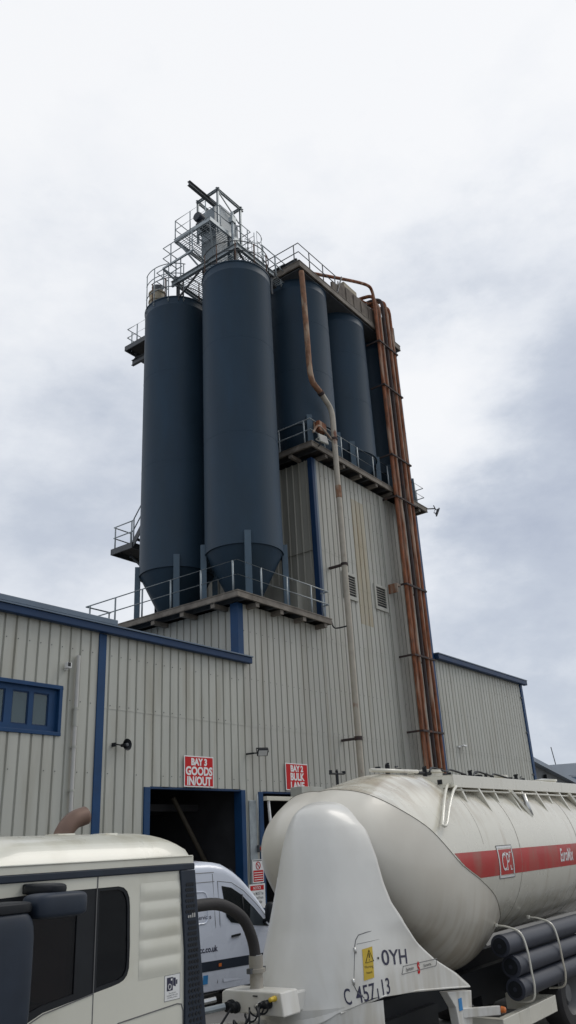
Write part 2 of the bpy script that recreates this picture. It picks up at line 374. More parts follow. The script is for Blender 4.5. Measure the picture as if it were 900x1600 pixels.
b.build('eaves_capping', GUTT, wh)
b = B(); b.box(-6.2, 14.45, -.25, -.02, 8.905, 9.06); b.build('raised_capping', GUTT, wh, bevel=.015)
b = B(); b.box(14.0, 14.26, -.035, .0, 0, 8.66); b.build('corner_trim', BLUE, wh, bevel=.01)
b = B(); b.box(15.76, 15.98, -.03, .28, 0, 4.7); b.build('door_jamb', BLUE, wh, bevel=.01)
b = B(); b.box(19.78, 19.98, -.03, .28, 0, 4.7); b.build('door_jamb', BLUE, wh, bevel=.01)
b = B(); b.box(15.98, 19.78, .0, .25, 4.66, 4.72); b.build('door_head', BLUED, wh)
b = B()
b.box(-5.8, 20, .3, .32, 5.2, 5.3)
for x0, x1, y0, y1 in ((13.5, 20.05, 12, 12.1), (13.4, 13.5, .3, 12), (20.05, 20.08, .3, 12)): b.box(x0, x1, y0, y1, 0, 8.5)
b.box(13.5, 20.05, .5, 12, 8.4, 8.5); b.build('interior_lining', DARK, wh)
b = B()
for i in range(6): b.box(13.6, 19.9, 1.9 + i * 1.7, 2.05 + i * 1.7, 4.2, 4.4)
for x in (16.2, 18.7): b.box(x, x + .2, 5, 5.2, 0, 6)
b.build('interior_frame', mat('dark_frame', (.03, .03, .032), .8), wh)
# window
wf = B().box(9.6, 12.9, -.03, .16, 7.0, 7.09).box(9.6, 12.9, -.04, .16, 5.84, 5.93).box(12.80, 12.9, -.03, .16, 5.93, 7.0).box(9.6, 9.7, -.03, .16, 5.93, 7.0)
win = wf.build('window', BLUE, wh, bevel=.008)
b = B()
edges = [9.7, 9.98, 10.48, 10.6, 11.06, 11.28, 11.78, 11.93, 12.45, 12.8]
b.plate([(9.7, 5.93), (12.8, 5.93), (12.8, 7.0), (9.7, 7.0)], [rrect(a, c, 6.06, 6.86, .01, 1) for a, c in ((9.92, 10.40), (10.84, 11.30), (11.50, 11.97), (12.10, 12.56))], lambda u, v, d: (u, .08 + d, v), .05)
b.build('window_frame', BLUE, win)
for a, c in ((9.92, 10.40), (10.84, 11.30), (11.50, 11.97), (12.10, 12.56)):
    B().box(a, c, .115, .125, 6.06, 6.86).build('pane', WGLS, win)
    B().plate([(a, 6.06), (c, 6.06), (c, 6.86), (a, 6.86)], [[(a + .03, 6.09), (c - .03, 6.09), (c - .03, 6.83), (a + .03, 6.83)]], lambda u, v, d: (u, .10 + d, v), .03).build('sash', BLUED, win)
b = B().box(9.3, 13.2, 2.8, 2.85, 5.4, 7.6).box(9.3, 13.2, .2, 2.8, 7.5, 7.6).box(9.3, 13.2, .2, 2.8, 5.35, 5.4).box(9.3, 9.35, .2, 2.8, 5.4, 7.5).box(13.15, 13.2, .2, 2.8, 5.4, 7.5)
b.build('office_lining', INTW, wh)
B().box(11.3, 11.86, .92, 1.0, 7.02, 7.08).build('ceiling_lamp', LAMP, wh)

# --- silo block
bl = thing('silo_house', (22.5, 0, 0), 'grey clad block with blue corner post under the two tallest silos, BAY 2 doorway below', 'building')
b = B(); clad(b, [(20.1, 20.62, 0, 4.66), (20.1, 24.9, 4.66, 10.72), (24.5, 24.9, 0, 4.66)], front, (6.71, )); b.build('wall', CLADT, bl, fix=False)
b = B(); clad(b, [(0, 8, 8.7, 10.72)], lambda u, d, z: (20.06 + d, u, z)); b.box(20.1, 20.14, .05, 8, 0, 8.7); b.build('side_wall', CLADT, bl, fix=False)
b = B(); screws(b, [5.0, 6.76, 8.2, 9.8], 20.1, 24.9, front); b.build('fixing_screws', STEELD, bl, fix=False)['kind'] = 'stuff'
b = B(); b.box(19.70, 20.02, -.05, .3, 8.9, 10.72) if False else b.box(19.78, 20.08, -.05, .28, 8.85, 10.72); b.build('corner_post', BLUE, bl, bevel=.015)
b = B(); b.box(20.62, 20.84, -.03, .28, 0, 4.66); b.build('door_jamb', BLUE, bl, bevel=.01)
b = B(); b.box(20.84, 24.5, 0, .25, 4.62, 4.68); b.build('door_head', BLUED, bl)
b = B()
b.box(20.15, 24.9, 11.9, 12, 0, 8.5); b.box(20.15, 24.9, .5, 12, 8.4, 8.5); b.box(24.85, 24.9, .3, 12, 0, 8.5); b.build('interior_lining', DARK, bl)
b = B(); b.box(20.14, 24.9, .05, 8, 10.6, 10.71); b.build('roof_slab', CONC, bl)
b = B(); b.box(20.12, 20.46, -.05, -.015, 0, 4.4); b.build('grey_cover_post', STEEL, bl, bevel=.01)

# --- tower
tw = thing('silo_tower', (29.3, 0, 0), 'tall grey ribbed tower block with louvres and a stained yellow panel under three silos', 'building')
b = B(); clad(b, [(24.9, 33.8, 0, 18.05)], front, (6.71, 10.3, 14.05)); b.build('wall', CLADT, tw, fix=False)
b = B(); clad(b, [(0, 8, 10.7, 18.05)], lambda u, d, z: (24.93 - d * 1.1, u, z), (14.05,)); b.build('side_wall', CLADS, tw, fix=False)
b = B(); clad(b, [(0, 8, 0, 18.05)], lambda u, d, z: (33.8 - d, u, z)); b.box(24.9, 33.8, 7.95, 8, 0, 18.05); b.build('rear_wall', CLADS, tw, fix=False)
b = B(); screws(b, [5.0, 6.76, 8.4, 10.36, 12.2, 14.1, 16.0, 17.4], 24.9, 33.7, front); b.build('fixing_screws', STEELD, tw, fix=False)['kind'] = 'stuff'
b = B(); clad(b, [(27.70, 28.74, 11.4, 17.1)], lambda u, d, z: (u, d - .008, z), (12.95, 15.0)); b.build('stained_panel', CLADY, tw, fix=False)
b = B(); b.box(24.80, 24.98, -.05, .0, 10.95, 18.05); b.box(24.79, 24.83, -.05, .18, 10.95, 18.05); b.build('corner_post', BLUED, tw, bevel=.012)
b = B(); b.box(24.98, 25.10, -.045, -.002, 10.95, 18.05); b.build('corner_flashing', GUTT, tw)
b = B(); b.box(33.66, 33.86, -.06, .2, 0, 18.05); b.build('corner_post', BLUE, tw, bevel=.012)
for x in (26.5, 28.97):
    fr = B().plate([(x, 12.28), (x + 1.06, 12.28), (x + 1.06, 13.44), (x, 13.44)], [[(x + .14, 12.44), (x + .92, 12.44), (x + .92, 13.32), (x + .14, 13.32)]], lambda u, v, d: (u, -.07 + d, v), .075).build('louvre', CLADT, tw, bevel=.006)
    b = B()
    for k in range(7):
        z = 12.54 + k * .11
        b.box(x + .14, x + .92, -.062, -.045, z, z + .026)
    b.build('louvre_blades', CLADS, fr, fix=False)
    B().box(x + .14, x + .92, -.012, -.006, 12.44, 13.32).build('louvre_back', BLK, fr)
b = B(); b.box(24.3, 24.9, .7, 2.3, 10.97, 12.7); b.build('service_box', CLADS, tw, bevel=.01)

# --- right shed
rs = thing('storage_shed', (39, 0, 0), 'lower grey clad shed right of the rusty pipes with dark blue verge and corner post', 'building')
b = B(); clad(b, [(33.86, 44.1, 0, 10.9)], front, (6.71,)); b.build('wall', CLAD, rs, fix=False)
b = B(); clad(b, [(0, 14, 0, 10.9)], lambda u, d, z: (44.2 - d, u, z)); b.box(33.9, 44.1, 13.9, 14, 0, 10.9); b.build('rear_wall', CLADS, rs, fix=False)
b = B(); screws(b, [5.0, 6.76, 8.4, 9.9], 33.9, 44, front); b.build('fixing_screws', STEELD, rs, fix=False)['kind'] = 'stuff'
b = B(); b.box(33.88, 44.62, -.28, -.03, 10.78, 11.02); b.build('verge_trim', BLUED, rs, bevel=.03)
b = B(); b.box(33.88, 44.62, -.30, .3, 11.022, 11.07); b.add([(33.88, -.3, 11.07), (44.62, -.3, 11.07), (44.62, 14, 11.6), (33.88, 14, 11.6)], [(0, 1, 2, 3)]); b.build('roof', GUTT, rs)
b = B(); b.box(44.02, 44.3, -.07, .25, 0, 10.78); b.build('corner_post', BLUE, rs, bevel=.015)
b = B()
for z in (5.9, 8.1, 10.0): b.box(43.9, 44.02, -.06, 0, z, z + .1)
b.build('post_bracket', STEELD, rs)

# ------------------------------------------------------------------ platforms and guardrails
def guardrail(parent, pts, h=1.08, step=1.45, r=.029, m=STEEL, pm=None, rails=(1.0, .52), hoop=()):
    """pts: list of (x,y,z) along the foot; posts are sub-parts of the rail"""
    P = [Vector(p) for p in pts]; b = B()
    for f in rails: b.tube([p + Vector((0, 0, h * f)) for p in P], r, 6)
    for i, top in hoop:
        p = P[i]; d = (P[i] - P[i + (1 if i == 0 else -1)]).normalized()
        a = p + Vector((0, 0, h * rails[0])); c = p + Vector((0, 0, h * rails[1]))
        b.tube([a, a + d * .16 - Vector((0, 0, .12)), c + d * .16 + Vector((0, 0, .12)), c], r, 6)
    g = b.build('guardrail', m, parent)
    tot = sum((P[i + 1] - P[i]).length for i in range(len(P) - 1)); n = max(1, round(tot / step))
    ws = []; base = None; acc = 0
    for k in range(n + 1):
        d = tot * k / n; d = min(max(d, .08), tot - .08); acc = 0
        for i in range(len(P) - 1):
            s = (P[i + 1] - P[i]).length
            if acc + s >= d - 1e-6: ws.append(P[i].lerp(P[i + 1], (d - acc) / s)); break
            acc += s
    for p in ws:
        o = B().tube([p - Vector((0, 0, .12)), p + Vector((0, 0, h * rails[0]))], r * 1.15, 6).box(p.x - .05, p.x + .05, p.y - .05, p.y + .05, p.z - .02, p.z + .0).build('post', pm or m, g)
    return g
def deck(parent, x0, x1, y0, y1, z, fh=.23, m=CONC, brackets=True, under=GRATE):
    B().box(x0 + .06, x1 - .06, y0 + .06, y1 - .06, z - .05, z - .004).build('deck', under, parent)
    b = B().box(x0, x1, y0, y0 + .06, z - fh, z).box(x0, x1, y1 - .06, y1, z - fh, z).box(x0, x0 + .06, y0 + .06, y1 - .06, z - fh, z).box(x1 - .06, x1, y0 + .06, y1 - .06, z - fh, z)
    b.box(x0 - .015, x1 + .015, y0 - .018, y0, z - .035, z + .004).box(x0 - .015, x0, y0, y1, z - .035, z + .004)
    b.box(x0 - .015, x1 + .015, y0 - .018, y0, z - fh - .004, z - fh + .03).box(x0 - .015, x0, y0, y1, z - fh - .004, z - fh + .03)
    b.build('edge_channel', m, parent, bevel=.006)
    b = B(); k = 1
    x = x0 + .5
    while x < x1: b.box(x, x + .08, y0 + .061, y1 - .061, z - fh + .02, z - .052); x += .8
    b.build('deck_joists', STEELD, parent)
    if brackets:
        x = x0 + 1.0
        while x < x1 - .3:
            B().box(x, x + .14, y0 + .05, .2, z - fh - .16, z - fh - .006).box(x - .02, x + .16, y0 + .04, y0 + .055, z - fh - .16, z - fh - .006).build('bracket', m, parent); x += 1.35
        y = y0 + 1.1
        while y < y1 - .3:
            B().box(x0 + .05, x0 + .75, y, y + .14, z - fh - .16, z - fh - .006).box(x0 + .04, x0 + .055, y - .02, y + .16, z - fh - .16, z - fh - .006).build('bracket', m, parent); y += 1.45
pl = thing('lower_platform', (22, 3.4, 10.7), 'weathered walkway platform with steel guardrail under the two tall front silos', 'platform')
deck(pl, 19.3, 24.78, -.5, 7.45, 10.96)
guardrail(pl, [(20.6, 7.35, 10.96), (19.36, 7.35, 10.96), (19.36, -.44, 10.96), (24.74, -.44, 10.96), (24.74, -.10, 10.96)], step=1.5)
pm = thing('middle_platform', (29.3, 3, 18.2), 'weathered walkway platform with thin guardrail round the foot of the three tower silos', 'platform')
deck(pm, 24.25, 34.2, -.5, 8.2, 18.47, .25)
guardrail(pm, [(24.31, 7.8, 18.47), (24.31, -.44, 18.47), (34.12, -.44, 18.47), (34.12, 2.6, 18.47)], step=1.35)
pt = thing('top_platform', (28.9, 2.3, 27.4), 'rusty edged roof deck with dark railing over the three tower silos', 'platform')
deck(pt, 24.25, 33.4, -.5, 5.6, 27.82, .33, CONC, False)
B().box(24.35, 33.3, -.4, 5.5, 27.42, 27.48).build('soffit', STEELD, pt)
guardrail(pt, [(24.31, 5.4, 27.82), (24.31, -.44, 27.82), (27.4, -.44, 27.82)], 1.05, 1.1, .026, STEELD)
b = B().ibeam((24.5, 5.0, 28.12), (24.5, -.2, 28.12), .12, .2).ibeam((24.6, -.15, 28.12), (28.6, -.15, 28.12), .12, .2); b.build('kerb_beam', STEELD, pt)
B().bar((27.35, -.5, 27.8), (27.95, -.46, 29.15), .05, .05).build('rail_stay', STEELD, pt)
B().prism([(27.0, 27.84), (33.0, 27.84), (33.0, 28.78), (27.9, 28.72), (27.5, 28.4), (27.0, 28.3)], lambda u, v, d: (u, -.46 + d, v), .1).build('parapet_panel', PARA, pt, bevel=.01)
b = B()
for i in range(8): b.box(27.5 + i * .7, 27.56 + i * .7, -.50, -.462, 27.86, 28.6)
b.build('parapet_rib', PARA, pt)

# ------------------------------------------------------------------ silos
def silo(x, y, zb, zt, dz, label, legtop, group='dark blue steel silos', nrail=None):
    s = thing('silo', (x, y, dz), label, 'silo', group)
    r = 1.5; b = B()
    prof_ = [(r - .04, zb - .02), (r + .012, zb - .02), (r + .012, zb + .05), (r, zb + .055)]
    z = zb + .055; n = 5
    for k in range(1, n + 1):
        zz = zb + (zt - zb) * k / n
        if False: prof_ += [(r, zz - .02), (r + .0022, zz - .015), (r + .0022, zz + .015), (r, zz + .02)]
    prof_ += [(r, zt - .42), (r + .005, zt - .41), (r + .005, zt - .39), (r, zt - .38), (r, zt - .06), (r + .03, zt - .05), (r + .03, zt)]
    b.lathe(prof_, (x, y, 0), n=96, sharp=True); sh_ = b.build('shell', SILO, s)
    for zz in (zb + (zt - zb) * .36, zb + (zt - zb) * .7): B().tube([(x + (r - .001) * math.cos(2 * PI * q / 72), y + (r - .001) * math.sin(2 * PI * q / 72), zz) for q in range(72)], .0065, 4, closed=True).build('weld_bead', SILO, sh_)
    B().lathe([(r + .03, zt), (r - .1, zt + .03), (.3, zt + .22), (.001, zt + .24)], (x, y, 0), n=48).build('roof', SILO, s)
    B().lathe([(r - .04, zb), (r - .05, zb - .02), (.35, zb - 2.25), (.3, zb - 2.3), (.001, zb - 2.3)], (x, y, 0), n=64).build('cone', SILOD if False else SILO, s)
    for a in (45, 135, 225, 315):
        cx, cy = x + (r + .05) * math.cos(R(a)), y + (r + .05) * math.sin(R(a))
        d = Vector((math.cos(R(a)), math.sin(R(a)), 0)); e = Vector((-d.y, d.x, 0))
        bb = B(); p = Vector((cx, cy, dz)); q = Vector((cx, cy, legtop))
        bb.bar(p - d * .10, q - d * .10, .23, .02, up=d); bb.bar(p - e * .11, q - e * .11, .02, .2, up=d); bb.bar(p + e * .11, q + e * .11, .02, .2, up=d)
        bb.bar(p + d * .1, q + d * .1, .23, .02, up=d)
        bb.bar(p, p + Vector((0, 0, .03)), .36, .36, up=d); bb.build('leg', SILOD, s)
    return s
s1 = silo(22.0, 1.43, 13.3, 26.15, 10.97, 'tallest dark blue silo in front, directly beside the grey tower wall', 13.72)
s2 = silo(22.0, 5.05, 13.3, 26.15, 10.97, 'dark blue silo at the left end, half hidden behind the tallest front silo', 13.72)
for x, lb in ((26.0, 'tower silo behind the rusty kinked down pipe, first of the three on the tower'), (29.35, 'middle silo of the three standing on the grey tower'), (32.7, 'tower silo nearest the rusty pipe bundle, mostly hidden behind its neighbour')):
    silo(x, 1.1, 19.75, 27.42, 18.48, lb, 20.1)

# ring rails on the two front silos
def ringrail(s, x, y, z, a0, a1, n, h=1.05, posts=7, m=RUSTS, r=1.47):
    pts = [(x + r * math.cos(R(a0 + (a1 - a0) * k / n)), y + r * math.sin(R(a0 + (a1 - a0) * k / n)), z) for k in range(n + 1)]
    guardrail(s, pts, h, (r * R(a1 - a0)) / posts, .024, STEELD, m)
ringrail(s1, 22.0, 1.43, 26.18, 120, 420, 40, posts=9)
ringrail(s2, 22.0, 5.05, 26.18, 170, 330, 24, posts=5)
b = B()
for a in (150, 160, 170, 180, 190, 200, 210):
    pass
# mesh screen rail at the far left of the left silo
pts = [(22 + 1.5 * math.cos(R(a)), 5.05 + 1.5 * math.sin(R(a)), 26.0) for a in range(150, 246, 8)]
guardrail(s2, pts, 2.0, .9, .022, STEEL, STEEL, rails=(1.0, .72, .35))

# dust filter on the left silo
df = thing('dust_filter', (21.35, 5.75, 26.2), 'small beige round dust filter with dark cap on top of the left silo', 'filter')
B().lathe([(.001, 26.2), (.38, 26.2), (.38, 26.85), (.42, 26.86), (.42, 26.92), (.38, 26.93), (.38, 27.3), (.42, 27.31), (.42, 27.38), (.26, 27.5), (.001, 27.5)], (21.35, 5.75, 0), n=24).build('casing', BEIGE, df)
B().lathe([(.001, 27.5), (.25, 27.5), (.28, 27.76), (.001, 27.82)], (21.35, 5.75, 0), n=20).build('cap', STEELD, df)
B().tube([(21.5, 5.6, 27.2), (21.75, 5.35, 27.2), (21.8, 5.3, 27.05)], .06, 8).build('spout', BEIGE, df)

def grate(x0, x1, y0, y1, z, p=.11):
    b = B(); x = x0
    while x < x1: b.box(x, x + .014, y0, y1, z - .03, z); x += p
    y = y0
    while y < y1: b.box(x0, x1, y, y + .018, z - .028, z - .002); y += .3
    return b
# ------------------------------------------------------------------ head structure over the front silos
hs = thing('conveyor_gantry', (22.2, 2.4, 26.2), 'galvanised steel frame bridging the two front silo tops with walkway rails', 'gantry')
b = B().ibeam((20.95, .45, 27.0), (20.95, 4.4, 27.0), .14, .26).ibeam((20.95, .45, 27.0), (23.5, .45, 27.0), .14, .26).ibeam((23.4, .45, 27.0), (23.4, 4.4, 27.0), .14, .26).ibeam((20.95, 4.2, 27.0), (23.4, 4.2, 27.0), .14, .2)
b.build('main_frame', STEEL, hs)
for (x, y) in ((20.97, .55), (23.38, .55), (20.97, 4.0), (23.38, 4.0), (22.2, .5)):
    B().ibeam((x, y, 25.9), (x, y, 26.88), .12, .12, .012, up=(0, 1, 0)).build('stub_column', STEELD, hs)
b = B().bar((20.97, .6, 26.1), (20.97, 2.0, 26.9), .07, .07).bar((20.97, 3.9, 26.1), (20.97, 2.6, 26.9), .07, .07).bar((21.1, .55, 26.9), (22.3, .55, 26.1), .07, .07).bar((22.3, .55, 26.1), (23.3, .55, 26.9), .07, .07)
b.build('bracing', STEELD, hs)
grate(21.02, 23.4, .5, 4.3, 27.16).build('deck', STEEL, hs); grate(23.4, 24.35, .5, 1.7, 27.13).build('deck', STEEL, hs)
guardrail(hs, [(22.7, .45, 27.15), (24.4, .45, 27.15), (24.4, 1.7, 27.15)], 1.05, .9)
B().box(23.4, 24.3, .9, 1.4, 27.0, 27.1).build('link_plate', STEELD, hs)

el = thing('bucket_elevator', (22.0, 2.4, 27.1), 'grey boxy elevator head with service platform high over the front silo', 'elevator')
B().box(21.35, 22.15, 2.0, 2.9, 27.16, 29.3).box(21.6, 22.0, 2.2, 2.7, 25.9, 27.16).build('trunk', mat('elevator_grey', (.17, .20, .22), .45, .2, var=.12, scale=3), el, bevel=.015)
b = B(); b.prism([(21.2, 29.3), (22.9, 29.3), (22.9, 30.2), (22.4, 30.75), (21.6, 30.75), (21.2, 30.3)], lambda u, v, d: (u, 1.95 + d, v), 1.05); b.build('head_casing', bpy.data.materials['elevator_grey'], el, bevel=.03)
b = B(); b.prism([(22.3, 29.3), (23.15, 29.3), (23.15, 28.9), (22.75, 28.1), (22.45, 28.1)], lambda u, v, d: (u, 2.0 + d, v), .8); b.build('discharge_hopper', bpy.data.materials['elevator_grey'], el, bevel=.02)
B().tube([(22.6, 2.3, 28.15), (22.6, 2.1, 27.7), (22.5, 1.7, 27.2)], .22, 14).build('discharge_spout', BEIGE, el)
B().lathe([(.001, -.45), (.21, -.45), (.23, -.35), (.23, .25), (.26, .27), (.26, .33), (.001, .36)], (20.75, 2.2, 29.25), 'x', n=20).build('drive_motor', DBLUE, el)
B().box(20.45, 20.95, 2.0, 2.4, 28.88, 29.02).build('motor_base', STEELD, el)
sp = grate(20.42, 22.3, 1.5, 3.6, 28.74).build('service_deck', STEEL, el)
b = B().box(20.36, 22.36, 1.44, 1.5, 28.6, 28.82).box(20.36, 22.36, 3.6, 3.66, 28.6, 28.82).box(20.36, 20.42, 1.5, 3.6, 28.6, 28.82); b.build('deck_edge', STEEL, el, bevel=.01)
guardrail(el, [(22.3, 3.63, 28.8), (20.39, 3.63, 28.8), (20.39, 1.47, 28.8), (23.2, 1.47, 28.8), (23.2, 2.2, 28.8)], 1.08, .95, .024, STEEL)
guardrail(el, [(21.0, 4.1, 27.2), (20.1, 4.1, 27.2), (20.1, 2.2, 27.2)], 1.15, 1.4, .024, STEEL, rails=(1.0, .5, .05))
guardrail(el, [(20.9, 4.6, 26.3), (20.2, 4.6, 26.3), (20.2, 3.0, 26.3)], 1.0, 1.2, .024, STEEL)
B().bar((20.1, 2.2, 27.2), (20.95, 2.2, 27.05), .06, .08).bar((20.1, 4.1, 27.2), (20.95, 4.1, 27.05), .06, .08).bar((20.1, 2.2, 27.2), (20.1, 4.1, 27.2), .06, .08).build('outrigger', STEEL, el)
for p, q in (((20.45, 1.55, 28.6), (21.3, 2.1, 27.3)), ((20.45, 3.5, 28.6), (21.35, 2.9, 27.3)), ((22.2, 1.5, 28.6), (22.1, 1.5, 27.16)), ((21.3, 1.5, 27.2), (22.2, 1.5, 28.5))): B().bar(p, q, .06, .06).build('deck_strut', STEEL, el)
lf = B()
for x, y in ((21.3, 1.8), (22.9, 1.8), (21.3, 3.05), (22.9, 3.05)): lf.ibeam((x, y, 28.8), (x, y, 31.25), .09, .09, .012, up=(0, 1, 0))
for a, c in (((21.2, 1.8, 31.3), (23.1, 1.8, 31.3)), ((21.2, 3.05, 31.3), (23.1, 3.05, 31.3)), ((21.3, 1.7, 31.3), (21.3, 3.1, 31.3)), ((22.9, 1.7, 31.3), (22.9, 3.1, 31.3))): lf.ibeam(a, c, .1, .13)
lf.bar((22.9, 1.8, 30.2), (22.9, 3.05, 31.2), .05, .05).bar((21.35, 1.8, 31.2), (22.8, 1.8, 30.3), .05, .05)
lf.build('lifting_frame', STEEL, el)
B().ibeam((23.0, 2.35, 31.02), (19.95, 2.35, 31.02), .16, .24, .02).build('hoist_beam', STEELD, el)
# counterweight frame / take-up tube
B().tube([(21.7, 1.3, 29.9), (21.72, 1.3, 27.3)], .07, 8).box(21.6, 21.85, 1.2, 1.42, 29.3, 29.6).box(21.62, 21.82, 1.2, 1.4, 28.0, 28.25).build('vent_tube', STEEL, el)

cl = thing('caged_ladder', (23.3, 1.6, 27.1), 'caged access ladder beside the elevator head', 'ladder')
b = B()
for y in (1.45, 1.85): b.tube([(23.45, y, 27.15), (23.45, y, 30.0)], .022, 6)
for k in range(10): b.tube([(23.45, 1.45, 27.3 + k * .28), (23.45, 1.85, 27.3 + k * .28)], .013, 5)
b.build('ladder', STEEL, cl)
b = B()
for z in (28.1, 28.75, 29.4, 30.0): b.tube([(23.45 + .7 * math.sin(R(a)) * 1.0, 1.65 - .36 * math.cos(R(a)), z) for a in range(0, 181, 15)], .018, 5)
for a in (0, 36, 72, 108, 144, 180): b.tube([(23.45 + .7 * math.sin(R(a)), 1.65 - .36 * math.cos(R(a)), z) for z in (28.1, 30.0)], .015, 5)
b.build('cage', STEEL, cl)

# ------------------------------------------------------------------ stair landings left of the silos
def landing(name, x0, x1, y0, y1, z, label, stair=None):
    s = thing(name, ((x0 + x1) / 2, (y0 + y1) / 2, z - .4), label, 'landing')
    B().box(x0, x1, y0, y1, z - .04, z).build('deck', GRATE, s)
    B().box(x0 - .05, x1, y0 - .05, y0, z - .24, z + .03).box(x0 - .05, x1, y1, y1 + .05, z - .24, z + .03).box(x0 - .05, x0, y0, y1, z - .24, z + .03).build('edge_channel', STEELD, s, bevel=.005)
    return s
l1 = landing('stair_landing', 22.2, 24.4, 8.0, 9.3, 15.65, 'lower steel stair landing sticking out left of the silos')
guardrail(l1, [(23.3, 9.25, 15.65), (22.23, 9.25, 15.65), (22.23, 8.0, 15.65)], 1.08, .95)
guardrail(l1, [(22.23, 8.0, 15.65), (22.25, 6.75, 17.2)], 1.08, .9)
for x in (22.22, 23.0): B().bar((x, 8.0, 15.55), (x, 6.6, 17.25), .05, .24).build('stringer', STEELD, l1)
b = B()
for k in range(7): b.box(22.25, 22.98, 7.72 - k * .2, 7.95 - k * .2, 15.8 + k * .24, 15.83 + k * .24)
b.build('treads', GRATE, l1)
B().bar((22.9, 8.9, 15.5), (23.6, 8.0, 14.2), .08, .08).build('brace', STEELD, l1)
l2 = landing('stair_landing', 22.85, 24.6, 8.1, 9.6, 26.95, 'upper steel stair landing beside the top of the left silo')
guardrail(l2, [(24.2, 9.55, 26.95), (22.88, 9.55, 26.95), (22.88, 8.1, 26.95), (24.2, 8.1, 26.95)], 1.08, 1.1)
B().ibeam((23.2, 8.3, 26.5), (24.4, 8.3, 26.5), .16, .32).ibeam((23.2, 9.3, 26.5), (24.4, 9.3, 26.5), .14, .3).ibeam((23.3, 8.2, 26.2), (23.3, 9.6, 26.2), .16, .3).build('support_beam', STEELD, l2)
B().ibeam((24.5, 8.7, 10.8), (24.5, 8.7, 26.5), .25, .25, .02, up=(0, 1, 0)).build('mast', SILO, l2)

# ------------------------------------------------------------------ pipes
vp = thing('down_pipe', (25.6, -.7, 2), 'big rust stained cream pipe kinked in front of the first tower silo', 'pipe')
B().tube(bez([(24.35, -.5, 27.2), (24.36, -.52, 26.4), (24.32, -.58, 24.0), (24.28, -.62, 22.3)], 4) + bez([(24.28, -.64, 21.7), (24.42, -.66, 21.25), (24.9, -.7, 20.95)], 4), .125, 16).build('rusty_upper_length', PIPER, vp)
B().tube([(24.88, -.7, 20.96)] + bez([(25.2, -.7, 20.75), (25.52, -.72, 20.45), (25.6, -.75, 20.05), (25.6, -.75, 19.3)], 5) + [(25.6, -.75, 10), (25.6, -.75, 2)], .118, 16).build('cream_length', PIPEC, vp)
for z in (27.0, 24.6, 22.4, 20.0, 15.9, 9.7): pass
for p, q in (((24.86, -.7, 20.98), (24.98, -.7, 20.9)), ((25.6, -.75, 19.0), (25.6, -.75, 18.9)), ((25.6, -.75, 13.35), (25.6, -.75, 13.25)), ((25.6, -.75, 6.62), (25.6, -.75, 6.48))):
    B().tube([p, q], .15, 14).build('clamp', RUSTK, vp)
for z in (13.3, 6.55): B().box(25.54, 25.66, -.6, -.02, z - .04, z + .04).build('wall_bracket', RUSTK, vp)
B().lathe([(.118, 16.2), (.13, 16.21), (.13, 16.75), (.118, 16.76)], (25.6, -.75, 0), n=16).build('patch_sleeve', PIPER, vp)

xs = [(30.72, -.66, .07, RUST, 28.9), (30.90, -.60, .095, RUSTB, 29.75), (31.09, -.66, .07, RUST, 29.4), (31.30, -.54, .125, RUSTP, 29.5), (31.52, -.68, .085, RUSTK, 29.85), (31.68, -.58, .07, RUSTK, 29.4), (31.86, -.68, .095, RUST, 29.9), (32.06, -.62, .085, RUSTP, 29.6), (32.25, -.68, .085, RUST, 29.75)]
gl = 'rusty pipe bundle running up the tower corner'
lbs = ['leftmost orange rusty pipe of the tall bundle, carrying the long elbow at the top', 'dark brown rusty pipe second from the left in the tall bundle', 'thin orange rusty pipe just left of the wide pale one in the bundle',
       'widest pale stained pipe in the middle of the rusty bundle', 'near black pipe just right of the wide pale one in the rusty bundle', 'thin near black pipe left of the thick orange one in the bundle',
       'thick orange pipe third from the right in the rusty bundle', 'pale scabby pipe second from the right in the rusty bundle', 'orange rusty pipe at the right edge of the tall bundle']
for i, ((x, y, r, m, zt), lb) in enumerate(zip(xs, lbs)):
    yb = [3.2, 2.4, 2.9, 1.6, 2.6, 3.0, 2.0, 2.7, 1.8][i]; xe = x - [1.2, .9, 1.6, .6, .7, 1.9, 1.0, 2.2, .8][i]
    k = .55
    pts = [(x, y, 2.0), (x, y, 8), (x, y, 14), (x, y, 20), (x, y, zt - .7)] + bez([(x, y, zt - k), (x, y + .06, zt - .22), (x - .04, y + .25, zt - .04), (x - .12, y + .6, zt)], 4) + [(xe, yb, zt - .25), (xe - .1, yb + .25, zt - .5), (xe - .1, yb + .3, 28.2)]
    if i == 0: pts = [(x, y, 2.0), (x, y, 14), (x, y, 28.9)] + bez([(x, y, 29.3), (x - .12, y, 29.75), (x - .5, y - .02, 29.85), (29.3, -.55, 29.6), (27.5, -.2, 29.0), (25.4, .4, 28.4)], 5)
    o = B().tube(pts, r * 1.18 if i == 0 else r, 12).build('rusty_pipe', m)
    tag(o, lb, 'pipe', gl)
pc = thing('pipe_clamp_rack', (31.5, -.4, 2), 'dark rusted cross brackets tying the rusty pipe bundle to the tower', 'bracket')
for z in (26.6, 24.0, 20.1, 17.9, 13.6, 10.4, 7.2, 4.2):
    B().box(30.55, 32.42, -.82, -.76, z - .04, z + .04).box(30.55, 30.6, -.76, 0, z - .04, z + .04).box(32.37, 32.42, -.76, 0, z - .04, z + .04).build('clamp', RUSTK, pc)
B().box(30.2, 30.55, -.5, -.02, 13.5, 13.62).box(30.2, 30.28, -.5, -.02, 13.2, 13.5).build('wall_bracket', RUSTP, pc)
B().box(32.5, 32.58, -.5, .1, 26.3, 27.4).tube([(32.6, -.5, 26.3), (32.6, -.5, 26.2)], .06, 8).build('end_bracket', RUSTK, pc)
